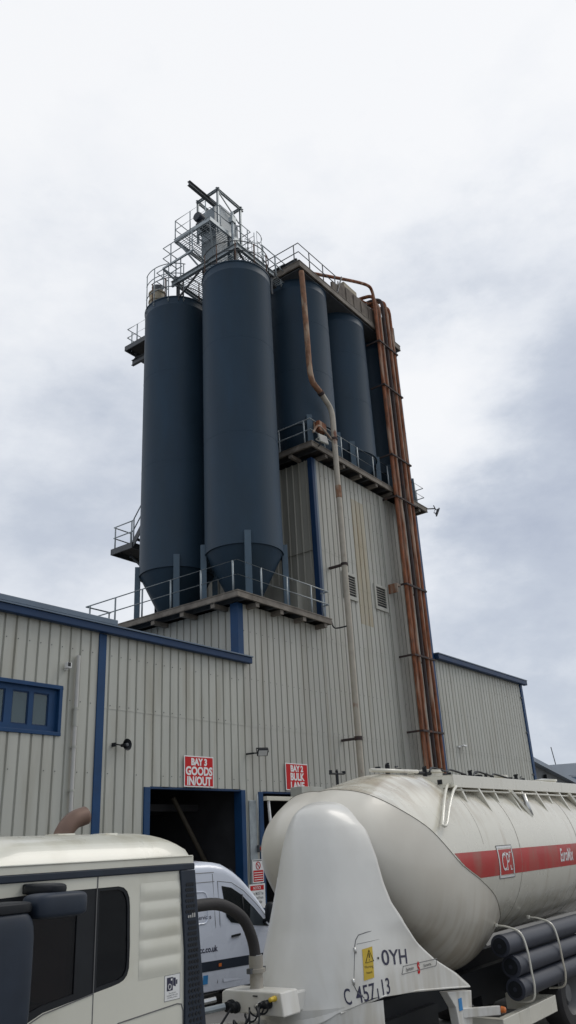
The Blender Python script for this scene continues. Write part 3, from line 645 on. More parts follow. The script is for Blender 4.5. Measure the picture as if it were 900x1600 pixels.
B().box(30.15, 30.5, -.05, -.012, 0, 18.0).build('backing_flashing', CLADT, pc)

# top deck machinery
vb = thing('valve_box', (28.9, .1, 28.7), 'small pale box with dark frame on the stained parapet of the tower roof', 'box')
B().box(28.3, 29.5, -.35, .4, 28.74, 29.15).build('casing', BEIGE, vb, bevel=.02)
lfm = thing('lifting_frame', (30.0, .6, 27.9), 'blue grey steel hoist frame behind the pale box on the tower roof', 'frame')
b = B()
for x in (29.4, 30.6): b.bar((x, .2, 27.85), (x, .6, 30.0), .09, .09).bar((x, 1.6, 27.85), (x, .7, 30.0), .09, .09)
b.bar((29.2, .65, 30.0), (31.0, .65, 30.0), .12, .12).bar((29.4, .4, 29.0), (30.6, .4, 29.0), .07, .07); b.build('frame', STEEL, lfm)
guardrail(lfm, [(30.8, -.1, 27.85), (33.2, -.1, 27.85), (33.2, 3, 27.85)], 1.5, .9, .022, STEEL)
b = B()
hz = B()
for k, (dy, z) in enumerate(((.0, 29.35), (.35, 29.05))):
    o = B().tube([(29.2, .3 + dy, z), (30.6, .05 + dy * .5, z + .12), (31.2, -.1, z + .1), (31.35, -.4, z - .2), (31.38, -.5, 28.6)], .09, 10).build('rusty_pipe', RUST)
    tag(o, ['upper', 'lower'][k] + ' of two short rusty pipes between the roof box and the bundle', 'pipe', 'short rusty pipes on the tower roof')

# ------------------------------------------------------------------ small items on the facade
dp = thing('vent_pipe', (13.28, -.08, 3.4), 'thin pale grey vertical pipe on the wall between the office window and blue trim', 'pipe')
B().tube([(13.28, -.09, 2.5), (13.28, -.09, 7.92)], .055, 12).build('pipe', mat('pale_grey_plastic', (.46, .45, .42), .5, var=.06), dp)
for z in (3.3, 4.55, 5.6, 6.55): B().lathe([(.058, -.025), (.068, -.025), (.068, .025), (.058, .025)], (13.28, -.09, z), n=14).box(13.24, 13.32, -.05, -.001, z - .02, z + .02).build('pipe_clip', CLAD, dp)
B().lathe([(.058, -.2), (.066, -.2), (.066, .2), (.058, .2)], (13.28, -.09, 6.3), n=14).build('coupling', CLAD, dp)
cc = thing('security_camera', (12.95, -.1, 7.6), 'small white cube security camera with black lens above the office window', 'camera')
B().box(12.86, 13.0, -.2, -.06, 7.53, 7.68).build('housing', WHT, cc, bevel=.02)
B().box(12.87, 12.96, -.208, -.2, 7.57, 7.67).build('lens', BLK, cc, bevel=.003)
B().box(12.92, 12.98, -.06, -.001, 7.50, 7.58).build('mount', WHT, cc)
hn = thing('horn_speaker', (14.75, -.1, 5.7), 'round black horn loudspeaker on the wall right of the blue trim', 'loudspeaker')
B().lathe([(.04, -.0), (.05, -.06), (.07, -.12), (.15, -.22), (.155, -.23), (.14, -.22), (.05, -.10)], (14.84, -.1, 5.72), 'y', n=24).build('horn', BLK, hn)
B().lathe([(.001, -.24), (.045, -.23), (.045, -.1)], (14.84, -.1, 5.72), 'y', n=14).build('driver', STEELD, hn)
B().box(14.58, 14.62, -.14, -.001, 5.68, 5.78).bar((14.6, -.12, 5.74), (14.82, -.14, 5.72), .025, .03).build('bracket', BLK, hn)
def flood(loc, rotz, tilt, label, size=.3, lens=True, m=BLK):
    f = thing('floodlight', loc, label, 'floodlight', 'floodlights on the building')
    x, y, z = loc; Mx = Matrix.Translation(loc) @ Matrix.Rotation(R(rotz), 4, 'Z') @ Matrix.Rotation(R(tilt), 4, 'X')
    def tb(b):
        b.v = [tuple(Mx @ Vector(p)) for p in b.v]; return b
    s = size
    tb(B().box(-s / 2, s / 2, -.09, -.02, -s * .4, s * .4).box(-s * .35, s * .35, -.02, .03, -s * .28, s * .28)).build('housing', m, f, bevel=.012)
    tb(B().box(-s / 2 + .03, s / 2 - .03, -.096, -.09, -s * .4 + .03, s * .4 - .03)).build('lens', WHT if lens else GREYL, f)
    tb(B().bar((-s / 2 - .015, -.05, 0), (-s / 2 - .015, .12, 0), .02, .04).bar((s / 2 + .015, -.05, 0), (s / 2 + .015, .12, 0), .02, .04).bar((-s / 2 - .015, .12, 0), (s / 2 + .015, .12, 0), .02, .04)).build('yoke', m, f)
    return f
f = flood((20.45, -.38, 5.86), -40, 50, 'black floodlight on an arm above the right jamb of the BAY 3 doorway', .34)
B().bar((20.1, -.001, 5.78), (20.1, -.3, 5.78), .05, .05).bar((20.1, -.3, 5.78), (20.4, -.32, 5.8), .04, .04).build('arm', BLK, f)
f = flood((24.62, -.78, 18.52), -8, -12, 'pale backed floodlight hanging at the left corner of the middle platform', .50, False, CLAD)
B().bar((24.7, -.5, 18.35), (24.65, -.72, 18.4), .04, .04).build('arm', STEELD, f)
f = flood((34.62, -.80, 18.30), 35, 25, 'grey floodlight cantilevered off the right end of the middle platform', .42, False, STEELD)
B().bar((34.2, -.5, 18.42), (34.62, -.72, 18.5), .05, .05).bar((34.35, -.8, 18.56), (34.85, -.66, 18.52), .04, .04).build('arm', STEELD, f)
wl = thing('wall_lamp', (35.4, -.1, 6.85), 'small white twin fitting on the right hand shed wall above the tanker', 'lamp')
B().box(35.2, 35.45, -.1, -.001, 6.86, 6.94).build('bracket', WHT, wl); B().box(35.4, 35.75, -.25, -.08, 6.9, 6.98).build('shade', WHT, wl, bevel=.02)
cb = tag(B().tube(bez([(24.8, -.45, 10.9), (25.1, -.35, 10.72), (25.35, -.4, 10.72), (25.55, -.75, 10.78)], 4), .03, 6).build('cable', BLK), 'black cable looping from the lower platform end to the cream pipe', 'cable')
ps = thing('pressure_valve', (25.0, -.6, 18.9), 'orange rusted valve box beside the cream pipe at the middle platform corner', 'valve')
B().box(24.75, 25.3, -.6, -.3, 19.15, 19.6).build('casing', RUST, ps, bevel=.02)
B().tube(bez([(24.4, -.5, 18.9), (24.7, -.55, 19.3), (25.0, -.6, 19.25), (25.5, -.7, 18.9)], 5), .05, 8).build('hose', RUSTP, ps)

# signs
def sign(x0, x1, z0, z1, lines, label, tilt=0.):
    s = thing('bay_sign', ((x0 + x1) / 2, -.04, z0), label, 'sign', 'red bay signs over the doorways')
    w = x1 - x0; h = z1 - z0
    def fn(u, v, d): return (x0 + u, -.05 - d - tilt * v, z0 + v)
    B().prism([(0, 0), (w, 0), (w, h), (0, h)], fn, .012).build('border_plate', WHT, s)
    B().prism([(.03, .03), (w - .03, .03), (w - .03, h - .03), (.03, h - .03)], lambda u, v, d: fn(u, v, d + .0122), .002).build('red_panel', RED, s)
    for t, cz, sz, sx, bo in lines:
        text('lettering', t, WHT, s, lambda a, c, e, cz=cz: fn(w / 2 + a, cz + c, .0165 + e), sz, sx, 'CENTER', bo)
    return s
sign(17.25, 18.49, 4.735, 5.60, [('BAY 3', .612, .26, 1.0, .013), ('GOODS', .335, .32, .98, .013), ('IN/OUT', .06, .32, .93, .013)], 'red sign reading BAY 3 GOODS IN/OUT above the open left doorway')
sign(22.02, 23.27, 4.735, 5.60, [('BAY 2', .605, .27, 1.0, .013), ('BULK', .325, .32, .98, .013), ('LANE', .04, .32, .98, .013)], 'red sign reading BAY 2 BULK LANE partly hidden behind the tanker')
s = thing('prohibition_sign', (20.4, -.05, 2.06), 'small white and red prohibition notice on the wall between the two doorways', 'sign')
B().box(20.14, 20.66, -.09, -.06, 2.06, 2.70).build('plate', WHT, s)
B().box(20.17, 20.63, -.093, -.09, 2.09, 2.40).build('red_panel', RED, s)
b = B()
for k in range(4): b.box(20.2, 20.6, -.095, -.0935, 2.13 + k * .065, 2.15 + k * .065)
b.build('text_lines', WHT, s)
b = B().tube([(20.4 + .1 * math.cos(R(a)), -.095, 2.53 + .1 * math.sin(R(a))) for a in range(0, 360, 20)], .012, 5, closed=True).bar((20.33, -.095, 2.6), (20.47, -.095, 2.46), .012, .02); b.build('prohibition_ring', RED, s)
B().box(20.17, 20.62, -.0925, -.0905, 2.655, 2.68).build('heading_bar', GREYL, s)
s = thing('keys_notice', (20.3, -.05, 1.36), 'white notice about keys with red heading below the prohibition sign', 'sign')
B().box(19.92, 20.66, -.12, -.095, 1.36, 2.03).build('plate', WHT, s)
B().box(19.97, 20.6, -.123, -.12, 1.86, 1.99).build('red_heading', RED, s)
for k, t in enumerate(('Keys MUST be', 'removed from', 'truck while', 'tipping')):
    text('lettering', t, GREYL, s, lambda a, c, e, k=k: (20.28 + a, -.1225 - e, 1.73 - k * .115 + c), .12, .8, 'CENTER', .001)
text('heading_lettering', 'NOTICE', WHT, s, lambda a, c, e: (20.28 + a, -.1245 - e, 1.885 + c), .11, .9, 'CENTER', .001)
s = thing('control_box', (20.5, -.1, 2.8), 'small red push button box above the prohibition sign', 'switch')
B().box(20.42, 20.56, -.15, -.052, 2.9, 3.1).build('casing', STEELD, s, bevel=.01); B().lathe([(.001, -.03), (.04, -.03), (.05, 0)], (20.49, -.15, 3.0), 'y', n=14).build('button', RED, s)
B().tube([(20.49, -.08, 3.1), (20.49, -.08, 4.6)], .02, 6).build('conduit', STEEL, s)

# white loading boom frame hanging in front of bay 2
bf = thing('loading_boom', (21.0, -1.2, 0), 'pale steel boom frame with a grey box in front of the BAY 2 doorway', 'boom')
B().box(19.45, 21.6, -1.3, -1.16, 4.30, 4.42).build('arm', mat('pale_boom_paint', (.55, .53, .44), .5, var=.08), bf, bevel=.01)
B().box(21.0, 22.15, -1.45, -1.0, 4.425, 4.72).build('box', CLAD, bf, bevel=.01)
B().bar((19.6, -1.23, 4.3), (19.78, -1.23, 2.6), .06, .06).build('strut', WHT, bf)
B().bar((21.1, -1.23, 4.3), (20.4, -1.23, 3.0), .08, .08).build('strut', WHT, bf)
B().box(22.6, 22.8, -1.4, -1.1, 0, 4.42).box(21.6, 22.8, -1.29, -1.17, 4.31, 4.41).build('mast', STEEL, bf, bevel=.01)

ch = tag(B().tube([(18.45, 1.6, 4.58), (19.71, 1.5, 2.78), (20.0, 1.46, 2.36)], .075, 10).build('chute_pole', mat('dull_brown_metal', (.07, .058, .04), .6, .2)), 'brown slanting pole inside the dark BAY 3 doorway', 'pole')
# ------------------------------------------------------------------ far background right
fs = thing('low_shed', (60, 6, 0), 'dark grey shed with long sloping roof beyond the right end of the clad building', 'building')
fn = lambda u, v, d: (u, 4 + d, v)
B().prism([(47, 0), (80, 0), (80, 3.4), (55.7, 7.2), (50, 8.1), (47, 7.8)], fn, 14).build('wall', FARC, fs)
b = B()
for k in range(5): b.bar((47.5, 3.9, 7.4 - k * 1.0), (79, 3.9, 2.6 - k * 1.0 + .1), .12, .22)
b.build('cladding_rail', FARC, fs)
b = B(); b.bar((46.5, 3.85, 8.75), (80, 3.85, 3.45), .5, .28); b.add([(46.5, 3.6, 8.85), (80, 3.6, 3.6), (80, 18, 3.6), (46.5, 18, 8.85)], [(0, 1, 2, 3)]); b.build('roof', FARR, fs)
for x in (56, 60.5, 65): B().box(x, x + .5, 3.7, 3.9, 7.0 - (x - 56) * .155 - .9, 7.0 - (x - 56) * .155 - .3).build('vent', BLK, fs)
fb = thing('blue_warehouse', (110, 20, 0), 'distant pale blue warehouse with grey roof at the right edge of the photo', 'building')
B().box(88, 140, 17.5, 45, 0, 9.2).build('wall', FARB, fb)
b = B()
for k in range(24): b.box(88.5 + k * 2.1, 88.6 + k * 2.1, 17.42, 17.5, 0, 9.0)
b.build('cladding_seam', FARR, fb)
b = B().prism([(87, 9.2), (141, 9.2), (141, 10.6), (112, 11.4), (87, 9.7)], lambda u, v, d: (u, 17.0 + d, v), .4); b.add([(87, 17, 9.7), (112, 17, 11.4), (112, 46, 11.4), (87, 46, 9.7)], [(0, 1, 2, 3)]); b.build('roof', FARR, fb)
b = B(); b.box(112, 118, 17.3, 17.48, 0, 8.2); b.build('door', BLUE, fb)
B().tube([(104, 20, 10.5), (103.2, 20, 13.0)], .06, 5).build('aerial', STEELD, fb)

# ------------------------------------------------------------------ van
VH = Vector((math.cos(R(-10)), math.sin(R(-10)), 0)); VL = Vector((-VH.y, VH.x, 0)); VO = Vector((10.77, -2.73, 0))
vn = thing('panel_van', tuple(VO), 'white high roof panel van parked between the truck cab and the warehouse', 'van')
def vt(x, y, z): return tuple(VO + VH * x + VL * y + Vector((0, 0, z)))
def ip(x, T):
    if x <= T[0][0]: return T[0][1]
    for (a, p), (c, q) in zip(T, T[1:]):
        if x <= c: return p + (q - p) * (x - a) / (c - a)
    return T[-1][1]
VTOP = [(0, 2.72), (.15, 2.78), (2.5, 2.81), (3.4, 2.80), (3.7, 2.74), (3.95, 2.62), (4.25, 2.40), (4.55, 2.10), (4.9, 1.68), (5.1, 1.42), (5.3, 1.32), (5.6, 1.20), (5.8, 1.02), (5.9, .70)]
VW = [(.38, .93), (.6, .965), (.95, .985), (1.3, .975), (2.0, .925), (2.6, .86), (2.9, .84)]
def vw(x, z):
    w = ip(z, VW)
    return w * ip(x, [(0, .97), (.2, 1), (4.6, 1), (5.3, .95), (5.7, .86), (5.9, .72)])
def vsec(x):
    zt = ip(x, VTOP); c = min(.22, (zt - .38) * .3); P = [(vw(x, .38) - .05, .34)]
    for k in range(9): z = .38 + (zt - c - .38) * k / 8; P.append((vw(x, z), z))
    w = vw(x, zt - c)
    for k in range(1, 6): a = R(90 * k / 6); P.append((w - c * 1.1 * (1 - math.cos(a)), zt - c + c * math.sin(a)))
    P += [(w * .45, zt + .015), (0, zt + .03)]
    return [(y, z) for y, z in P] + [(-y, z) for y, z in P[-2::-1]]
xsn = [0, .05, .2, .8, 1.6, 2.4, 3.0, 3.3, 3.5, 3.7, 3.85, 4.0, 4.2, 4.4, 4.6, 4.8, 5.0, 5.1, 5.3, 5.5, 5.65, 5.78, 5.86, 5.9]
secs = [vsec(x) for x in xsn]; n = len(secs[0]); b = B()
b.add([vt(x, y, z) for x, s in zip(xsn, secs) for y, z in s], [(i * n + j, i * n + j + 1, (i + 1) * n + j + 1, (i + 1) * n + j) for i in range(len(xsn) - 1) for j in range(n - 1)], True)
b.add([vt(0, y, z) for y, z in secs[0]], [tuple(range(n))]); b.add([vt(5.9, y, z) for y, z in secs[-1]], [tuple(range(n))])
b.build('body', VANW, vn)
vs = lambda x, z, d=0: vt(x, -(vw(x, z) + .004 + d), z)
def vpoly(pts, name, m, par=vn, d=0., t=.004, sub=6):
    bb = B(); n = len(pts)
    bb.prism(pts, lambda u, v, e: vs(u, v, d + t - e), t); return bb.build(name, m, par)
fd = vpoly([(3.50, 2.38), (3.86, 2.33), (4.16, 2.16), (4.5, 1.86), (4.86, 1.52), (4.86, .50), (3.56, .50), (3.50, 1.6)], 'front_door', VANW, d=-.001)
vpoly([(3.58, 2.30), (3.84, 2.25), (4.10, 2.10), (4.45, 1.80), (4.84, 1.42), (4.5, 1.46), (3.78, 1.58), (3.66, 1.7)], 'side_window', CGLS, fd, .004)
b = B().tube([vs(x, z, .006) for x, z in ((4.12, 2.1), (4.14, 1.55))], .018, 6); b.build('window_pillar', BLK, fd)
b = B(); b.prism([(3.76, 1.30), (4.0, 1.32), (4.0, 1.36), (3.76, 1.34)], lambda u, v, e: vs(u, v, .03 - e), .025); b.build('door_handle', BLK, fd)
b = B()
for P in (((3.36, 2.55), (3.36, 1.6), (3.40, .5)), ((3.48, 2.40), (3.48, 1.6), (3.54, .5)), ((3.48, 2.40), (3.86, 2.35), (4.18, 2.17), (4.52, 1.88), (4.9, 1.5)), ((.3, 2.40), (3.4, 2.40)), ((.3, 2.58), (3.4, 2.58)), ((.3, 1.27), (4.9, 1.27)), ((1.6, 2.36), (1.6, .5))):
    b.tube([vs(x, z, -.002) for x, z in P], .006, 5)
b.build('panel_seam', GREYL, vn)
b = B().tube([vs(x, z, -.003) for x, z in rrect(1.85, 3.18, 1.62, 2.22, .12, 5)], .016, 6, closed=True).tube([vs(x, z, -.003) for x, z in rrect(.3, 1.45, 1.62, 2.22, .12, 5)], .016, 6, closed=True); b.build('pressed_panel', VANW, vn)
b = B(); b.prism([(0.1, .74), (4.85, .74), (4.85, .92), (.1, .92)], lambda u, v, e: vs(u, v, .018 - e), .018); b.build('side_moulding', DBLUE, vn)
vpoly([(3.40, .80), (3.47, .80), (3.47, .86), (3.40, .86)], 'side_lamp', ORG, d=.018)
b = B().prism([(.05, .34), (5.2, .34), (5.2, .47), (.05, .47)], lambda u, v, e: vs(u, v, .01 - e), .01); b.build('sill', BLK, vn)
b = B()
for p, q in (((3.98, 2.60), (4.92, 1.66)),):
    ys = [-.72, -.4, 0, .4, .72]
    b.add([vt(p[0] + .015, y * .98, p[1] + .03) for y in ys] + [vt(q[0] + .02, y * 1.08, q[1] + .035) for y in ys], [(i, i + 1, 6 + i, 5 + i) for i in range(4)], True)
b.build('windscreen', CGLS, vn)
mr = B()
def ellipsoid(b, c, r, tf=None, n=14, e=1.0):
    def f(u, v):
        a = PI * (u - .5); w = 2 * PI * v; s = lambda t: math.copysign(abs(t) ** e, t)
        p = (c[0] + r[0] * s(math.cos(a)) * s(math.cos(w)), c[1] + r[1] * s(math.cos(a)) * s(math.sin(w)), c[2] + r[2] * s(math.sin(a)))
        return tf(*p) if tf else p
    return b.grid(f, n, n * 2)
ellipsoid(mr, (4.72, -1.17, 1.70), (.10, .13, .21), vt, 12, .7); mr.tube([vt(4.7, -.93, 1.52), vt(4.72, -1.12, 1.58)], .04, 6); mr.build('door_mirror', BLK, vn)
def wheel(parent, c, r, w, hub=CHR, tf=lambda x, y, z: (x, y, z), side=-1):
    b = B(); x0, y0, z0 = c
    def ring(bb, P, n=36):
        vs_ = [tf(x0 + rr * math.cos(2 * PI * j / n), y0 + yy, z0 + rr * math.sin(2 * PI * j / n)) for rr, yy in P for j in range(n)]
        bb.add(vs_, [(i * n + j, i * n + (j + 1) % n, (i + 1) * n + (j + 1) % n, (i + 1) * n + j) for i in range(len(P) - 1) for j in range(n)], True); return bb
    ring(b, [(r * .58, -w / 2), (r * .66, -w / 2 - .004), (r * .9, -w / 2), (r * .97, -w * .40), (r, -w * .3), (r, w * .3), (r * .97, w * .4), (r * .9, w / 2), (r * .58, w / 2)])
    for k in range(4): pass
    t = b.build('tyre', RUB, parent)
    b = B(); s = side
    ring(b, [(r * .58, s * w / 2), (r * .56, s * w * .46), (r * .50, s * w * .30), (r * .40, s * w * .10), (r * .28, s * w * .12), (r * .24, s * w * .34), (.001, s * w * .36)])
    b.build('rim', hub, t)
    b = B()
    for k in range(10):
        a = 2 * PI * k / 10; b.add([tf(x0 + r * .33 * math.cos(a) + dx, y0 + s * (w * .12 + dy), z0 + r * .33 * math.sin(a) + dz) for dy in (0, .04) for dx, dz in ((-.015, -.015), (.015, -.015), (.015, .015), (-.015, .015))],
              [(4, 5, 6, 7), (0, 1, 5, 4), (1, 2, 6, 5), (2, 3, 7, 6), (3, 0, 4, 7)])
    b.build('wheel_nuts', STEELD, t)
for x in (1.05, 4.95):
    for y, s in ((-.86, -1), (.86, 1)): wheel(vn, (x, y, .35), .35, .23, STEEL, vt, s)
text('lettering', 'ng Services', INK, vn, lambda a, c, e: vs(3.26 + a, 1.70 + c, .0 + e), .115, 1, 'RIGHT')
text('web_lettering', 'pt-lcc.co.uk', INK, vn, lambda a, c, e: vs(3.38 + a, 1.09 + c, .0 + e), .155, .9, 'RIGHT', .004)
vpoly([(3.02, .52), (3.14, .52), (3.14, .68), (3.02, .68)], 'blue_label', mat('label_blue', (.03, .22, .5), .5), d=.001)

# ------------------------------------------------------------------ tractor unit
tr = thing('truck_tractor', (5.9, -10.05, 0), 'cream truck cab with ribbed side, dark tinted windows and black mirrors in the left foreground', 'truck')
YN = -11.30
side = lambda u, v, d: (u, YN + d, v)
hole = [(3.72, 1.72), (4.02, 1.76), (4.16, 1.90), (4.32, 1.955), (4.78, 2.01), (4.98, 2.032), (5.06, 2.045), (5.105, 2.06), (5.14, 2.09), (5.16, 2.14), (5.165, 2.30), (5.155, 2.60), (5.145, 2.67), (5.12, 2.72), (5.08, 2.752), (5.02, 2.765), (4.4, 2.765), (3.72, 2.75)]
outer = [(3.6, .95), (5.9, .95), (5.9, 2.85), (5.4, 2.85), (3.6, 2.85)]
b = B().plate(outer, [hole], side, .02)
b.box(3.58, 5.9, -8.82, -8.80, .95, 2.85).box(5.88, 5.9, -11.29, -8.82, .95, 2.85).box(3.58, 3.60, -11.29, -8.82, .95, 1.9).box(3.6, 5.88, -11.28, -8.82, .93, .95)
cab = b.build('cab', CABW, tr, fix=True)
B().prism(hole, lambda u, v, d: (u, YN + .014 + d, v), .006).build('side_glass', CGLS, cab)
b = B().plate([(p[0] + (0.0), p[1]) for p in hole], [[(3.76, 1.79), (4.0, 1.82), (4.12, 1.95), (4.3, 2.0), (4.60, 2.035), (4.60, 2.72), (3.76, 2.71)], [(4.82, 2.045), (5.05, 2.07), (5.10, 2.09), (5.13, 2.13), (5.14, 2.2), (5.13, 2.6), (5.115, 2.67), (5.08, 2.72), (5.02, 2.742), (4.82, 2.742)]], lambda u, v, d: (u, YN + .004 + d, v), .008)
b.build('window_surround', BLK, cab)
b = B().box(4.786, 4.794, YN - .0025, YN + .001, .96, 2.0).box(4.786, 4.794, YN - .0025, YN + .012, 2.0, 2.85).box(4.795, 4.80, YN - .001, YN + .0, 2.766, 2.85)
b.tube([(4.79, YN - .001, 2.01)] + [(u, YN - .001, v) for u, v in ((4.32, 1.945), (4.15, 1.885), (4.0, 1.745))], .005, 5)
b.tube([(u, YN, v) for u, v in ((4.97, .96), (4.98, 1.70), (5.01, 1.75), (5.06, 1.765), (5.72, 1.80), (5.77, 1.79), (5.79, 1.74), (5.80, .96))], .006, 5)
b.tube([(u, YN, v) for u, v in ((5.05, .96), (5.06, 1.38), (5.12, 1.44), (5.70, 1.46), (5.74, 1.40), (5.75, .96))], .005, 5).build('panel_gap', GREYL, cab)
def ribs(u, v):
    x = 5.265 + .50 * u; z = 2.035 + .735 * v
    env = min(1, (u * (1 - u) * 16)) ** .7
    w = .5 - .5 * math.cos(2 * PI * v * 5); w = w ** .6
    return (x, YN - .0015 - .010 * w * env, z)
B().grid(ribs, 16, 80).build('ribbed_panel', CABW, cab, fix=False)
b = B().box(3.55, 5.93, YN - .018, -8.782, 2.852, 2.908); b.build('roof_seal', DBLUE, cab, bevel=.008)
def roof(u, v):
    x = 3.45 + (5.915 - 3.45) * u; y = YN - .012 + (2.524) * v; t = abs(2 * v - 1)
    sh = max(0, 1 - t ** 5) ** .46
    rear = 1.0 if x < 5.52 else max(0, 1 - ((x - 5.52) / .395) ** 2.3) ** .5
    frt = min(1, ((x - 3.45) / .8 + .25)) ** .6
    return (x, y, 2.968 + .235 * sh * rear * frt)
b = B().grid(roof, 46, 44)
b.box(3.45, 5.915, YN - .012, -8.788, 2.91, 2.97); b.build('roof', CABW, cab)
B().tube([(3.5, YN - .014, 3.0 - .03), (5.9, YN - .014, 2.97)], .007, 5).build('roof_step', CABW, cab)
b = B().box(5.2, 5.35, -10.9, -10.7, 3.17, 3.20).box(4.9, 5.1, -10.6, -10.4, 3.18, 3.215); b.build('roof_fixture', CABW, cab, bevel=.01)
# rear side collar with perforation
gr = B().prism([(5.80, .9), (6.06, .9), (6.06, 1.6), (5.93, 2.85), (5.74, 2.85), (5.80, 2.2)], lambda u, v, d: (u, YN - .022 + d, v), .05).build('side_deflector', DBLUE, tr, bevel=.006)
b = B(); z = 1.2
while z < 2.76:
    if not (2.44 < z < 2.5):
        xr = 6.03 - max(0, (z - 1.6)) * .104; xl = max(5.815, 5.83)- (.03 if z > 2.5 else 0)
        for k in range(4):
            x = xl + (xr - xl) * (k + .5 + (.0 if int(z / .045) % 2 else .3)) / 4.4
            b.lathe([(.0005, -.003), (.016, -.003), (.016, .0)], (x, YN - .0225, z), 'y', n=6, smooth=False)
    z += .045
b.build('perforation', BLK, gr)['kind'] = 'stuff'
b = B()
for k in range(4): b.box(5.83 + k * .026, 5.845 + k * .026, YN - .027, YN - .0225, 2.455, 2.475 + (k > 1) * .015)
b.build('bright_clip', CHR, gr)
# camera sticker
st = B().box(5.565, 5.755, YN - .0015, YN - .0003, 1.835, 2.03).build('sticker', WHT, cab)
b = B().box(5.595, 5.665, YN - .003, YN - .0016, 1.91, 2.01).prism([(5.67, 1.945), (5.70, 1.935), (5.70, 2.0), (5.67, 2.005)], lambda u, v, d: (u, YN - .003 + d, v), .0012).box(5.705, 5.72, YN - .003, YN - .0016, 1.95, 1.985)
b.build('camera_symbol', INK, st)
b = B().tube([(5.627 + .017 * math.cos(R(a)), YN - .0035, 1.94 + .02 * math.sin(R(a))) for a in range(0, 360, 24)], .0035, 5, closed=True).box(5.64, 5.657, YN - .004, YN - .0031, 1.985, 2.0); b.build('symbol_ring', WHT, st)
b = B()
for x0, x1, z0, z1 in ((5.565, 5.755, 1.835, 1.838), (5.565, 5.755, 2.027, 2.03), (5.565, 5.568, 1.835, 2.03), (5.752, 5.755, 1.835, 2.03)): b.box(x0, x1, YN - .0025, YN - .0015, z0, z1)
b.build('sticker_border', GREYL, st)
for k, t in enumerate(('This vehicle is', 'equipped with cycle', 'recording cameras')):
    text('lettering', t, GREYL, st, lambda a, c, e, k=k: (5.66 + a, YN - .0017 - e * .3, 1.885 - k * .016 + c), .018, .9, 'CENTER')
# mirrors
mb = ellipsoid(B(), (3.56, -11.66, 2.28), (.315, .13, .41), None, 16, .35).build('wing_mirror', DBLUE, tr)
ellipsoid(B(), (3.60, -11.66, 2.70), (.26, .12, .045), None, 10, .5).build('mirror_cap', BLK, mb)
B().tube([(3.6, YN, 2.6), (3.5, -11.5, 2.66)], .03, 8).tube([(3.6, YN, 2.0), (3.5, -11.5, 2.0)], .03, 8).build('mirror_arm', BLK, mb)
km = ellipsoid(B(), (4.10, -11.66, 2.695), (.225, .13, .085), None, 14, .38).build('kerb_mirror', DBLUE, tr)
ellipsoid(B(), (4.12, -11.50, 2.80), (.085, .20, .042), None, 12, .55).build('mirror_arm', BLK, km)
B().box(4.06, 4.18, YN - .05, YN, 2.77, 2.84).build('arm_base', BLK, km, bevel=.012)
# dark trim inside
B().box(3.62, 5.86, -8.84, -8.83, .97, 2.84).box(5.85, 5.87, -11.26, -8.84, .97, 2.84).box(3.62, 5.86, -11.26, -8.84, 2.82, 2.845).box(3.62, 5.86, -11.26, -8.84, .955, .97).box(3.62, 3.64, -11.26, -8.84, .97, 1.9).build('cab_lining', DARK, cab)
B().box(4.35, 4.95, -11.05, -10.5, 1.3, 1.9).box(4.75, 4.95, -11.05, -10.5, 1.9, 2.6).build('seat', mat('seat_red_brown', (.16, .05, .03), .8), cab, bevel=.05)
# chassis
b = B().box(3.7, 9.3, -10.55, -10.45, .72, 1.0).box(3.7, 9.3, -9.65, -9.55, .72, 1.0).box(5.2, 5.3, -10.45, -9.65, .75, .95).box(7.0, 7.1, -10.45, -9.65, .75, .95); b.build('chassis', BLK, tr)
B().box(5.4, 6.7, -11.25, -10.65, .4, 1.0).build('fuel_tank', STEEL, tr, bevel=.08)
B().box(3.6, 3.75, -11.25, -8.85, .3, .95).box(3.75, 4.0, -11.28, -11.1, .3, .9).build('bumper', CABW, tr, bevel=.03)
B().lathe([(.001, 0), (.48, 0), (.5, .04), (.001, .06)], (8.2, -10.05, 1.05), n=28).build('fifth_wheel', STEELD, tr)
for x in (4.5, 8.3):
    for y, s in ((-11.08, -1), (-9.02, 1)): wheel(tr, (x, y, .5), .5, .3, STEEL, side=s)
B().box(7.7, 8.9, -11.25, -10.75, 1.03, 1.06).build('mudguard', BLK, tr, bevel=.02)
ex = B().tube(bez([(6.15, -9.0, 1.0), (6.15, -9.0, 2.6), (6.15, -9.0, 3.06), (6.19, -9.0, 3.25), (6.32, -9.0, 3.40), (6.50, -9.0, 3.46)], 6), .105, 16, caps=False).build('exhaust_stack', EXH, tr)
ex.modifiers.new('wall', 'SOLIDIFY').thickness = .006

# ------------------------------------------------------------------ tanker trailer
tk = thing('tanker_trailer', (12, -10.05, 0), 'cream powder tanker trailer with red CPI stripe in front of the tower', 'tanker')
YC, ZC, TR_ = -10.05, 2.72, 1.28
SX = [(-90, 14.0), (-60, 13.6), (-45, 13.3), (-25, 12.65), (-12, 11.95), (-5, 11.45), (5, 11.12), (20, 10.72), (35, 10.28), (50, 9.98), (70, 9.82), (90, 9.80)]
SD = [(-90, 0), (0, 0), (20, .02), (50, .13), (70, .24), (90, .30)]
def seam(phi):
    p = math.degrees(math.asin(max(-1, min(1, math.sin(phi))))); rr = TR_ - ip(p, SD)
    # smooth lookup
    x = (ip(p - 4, SX) + 2 * ip(p, SX) + ip(p + 4, SX)) / 4
    return Vector((x, YC - rr * math.cos(phi), ZC + rr * math.sin(phi)))
CC = Vector((12.1, YC, 2.55)); AP = Vector((10.65, YC, 1.80))
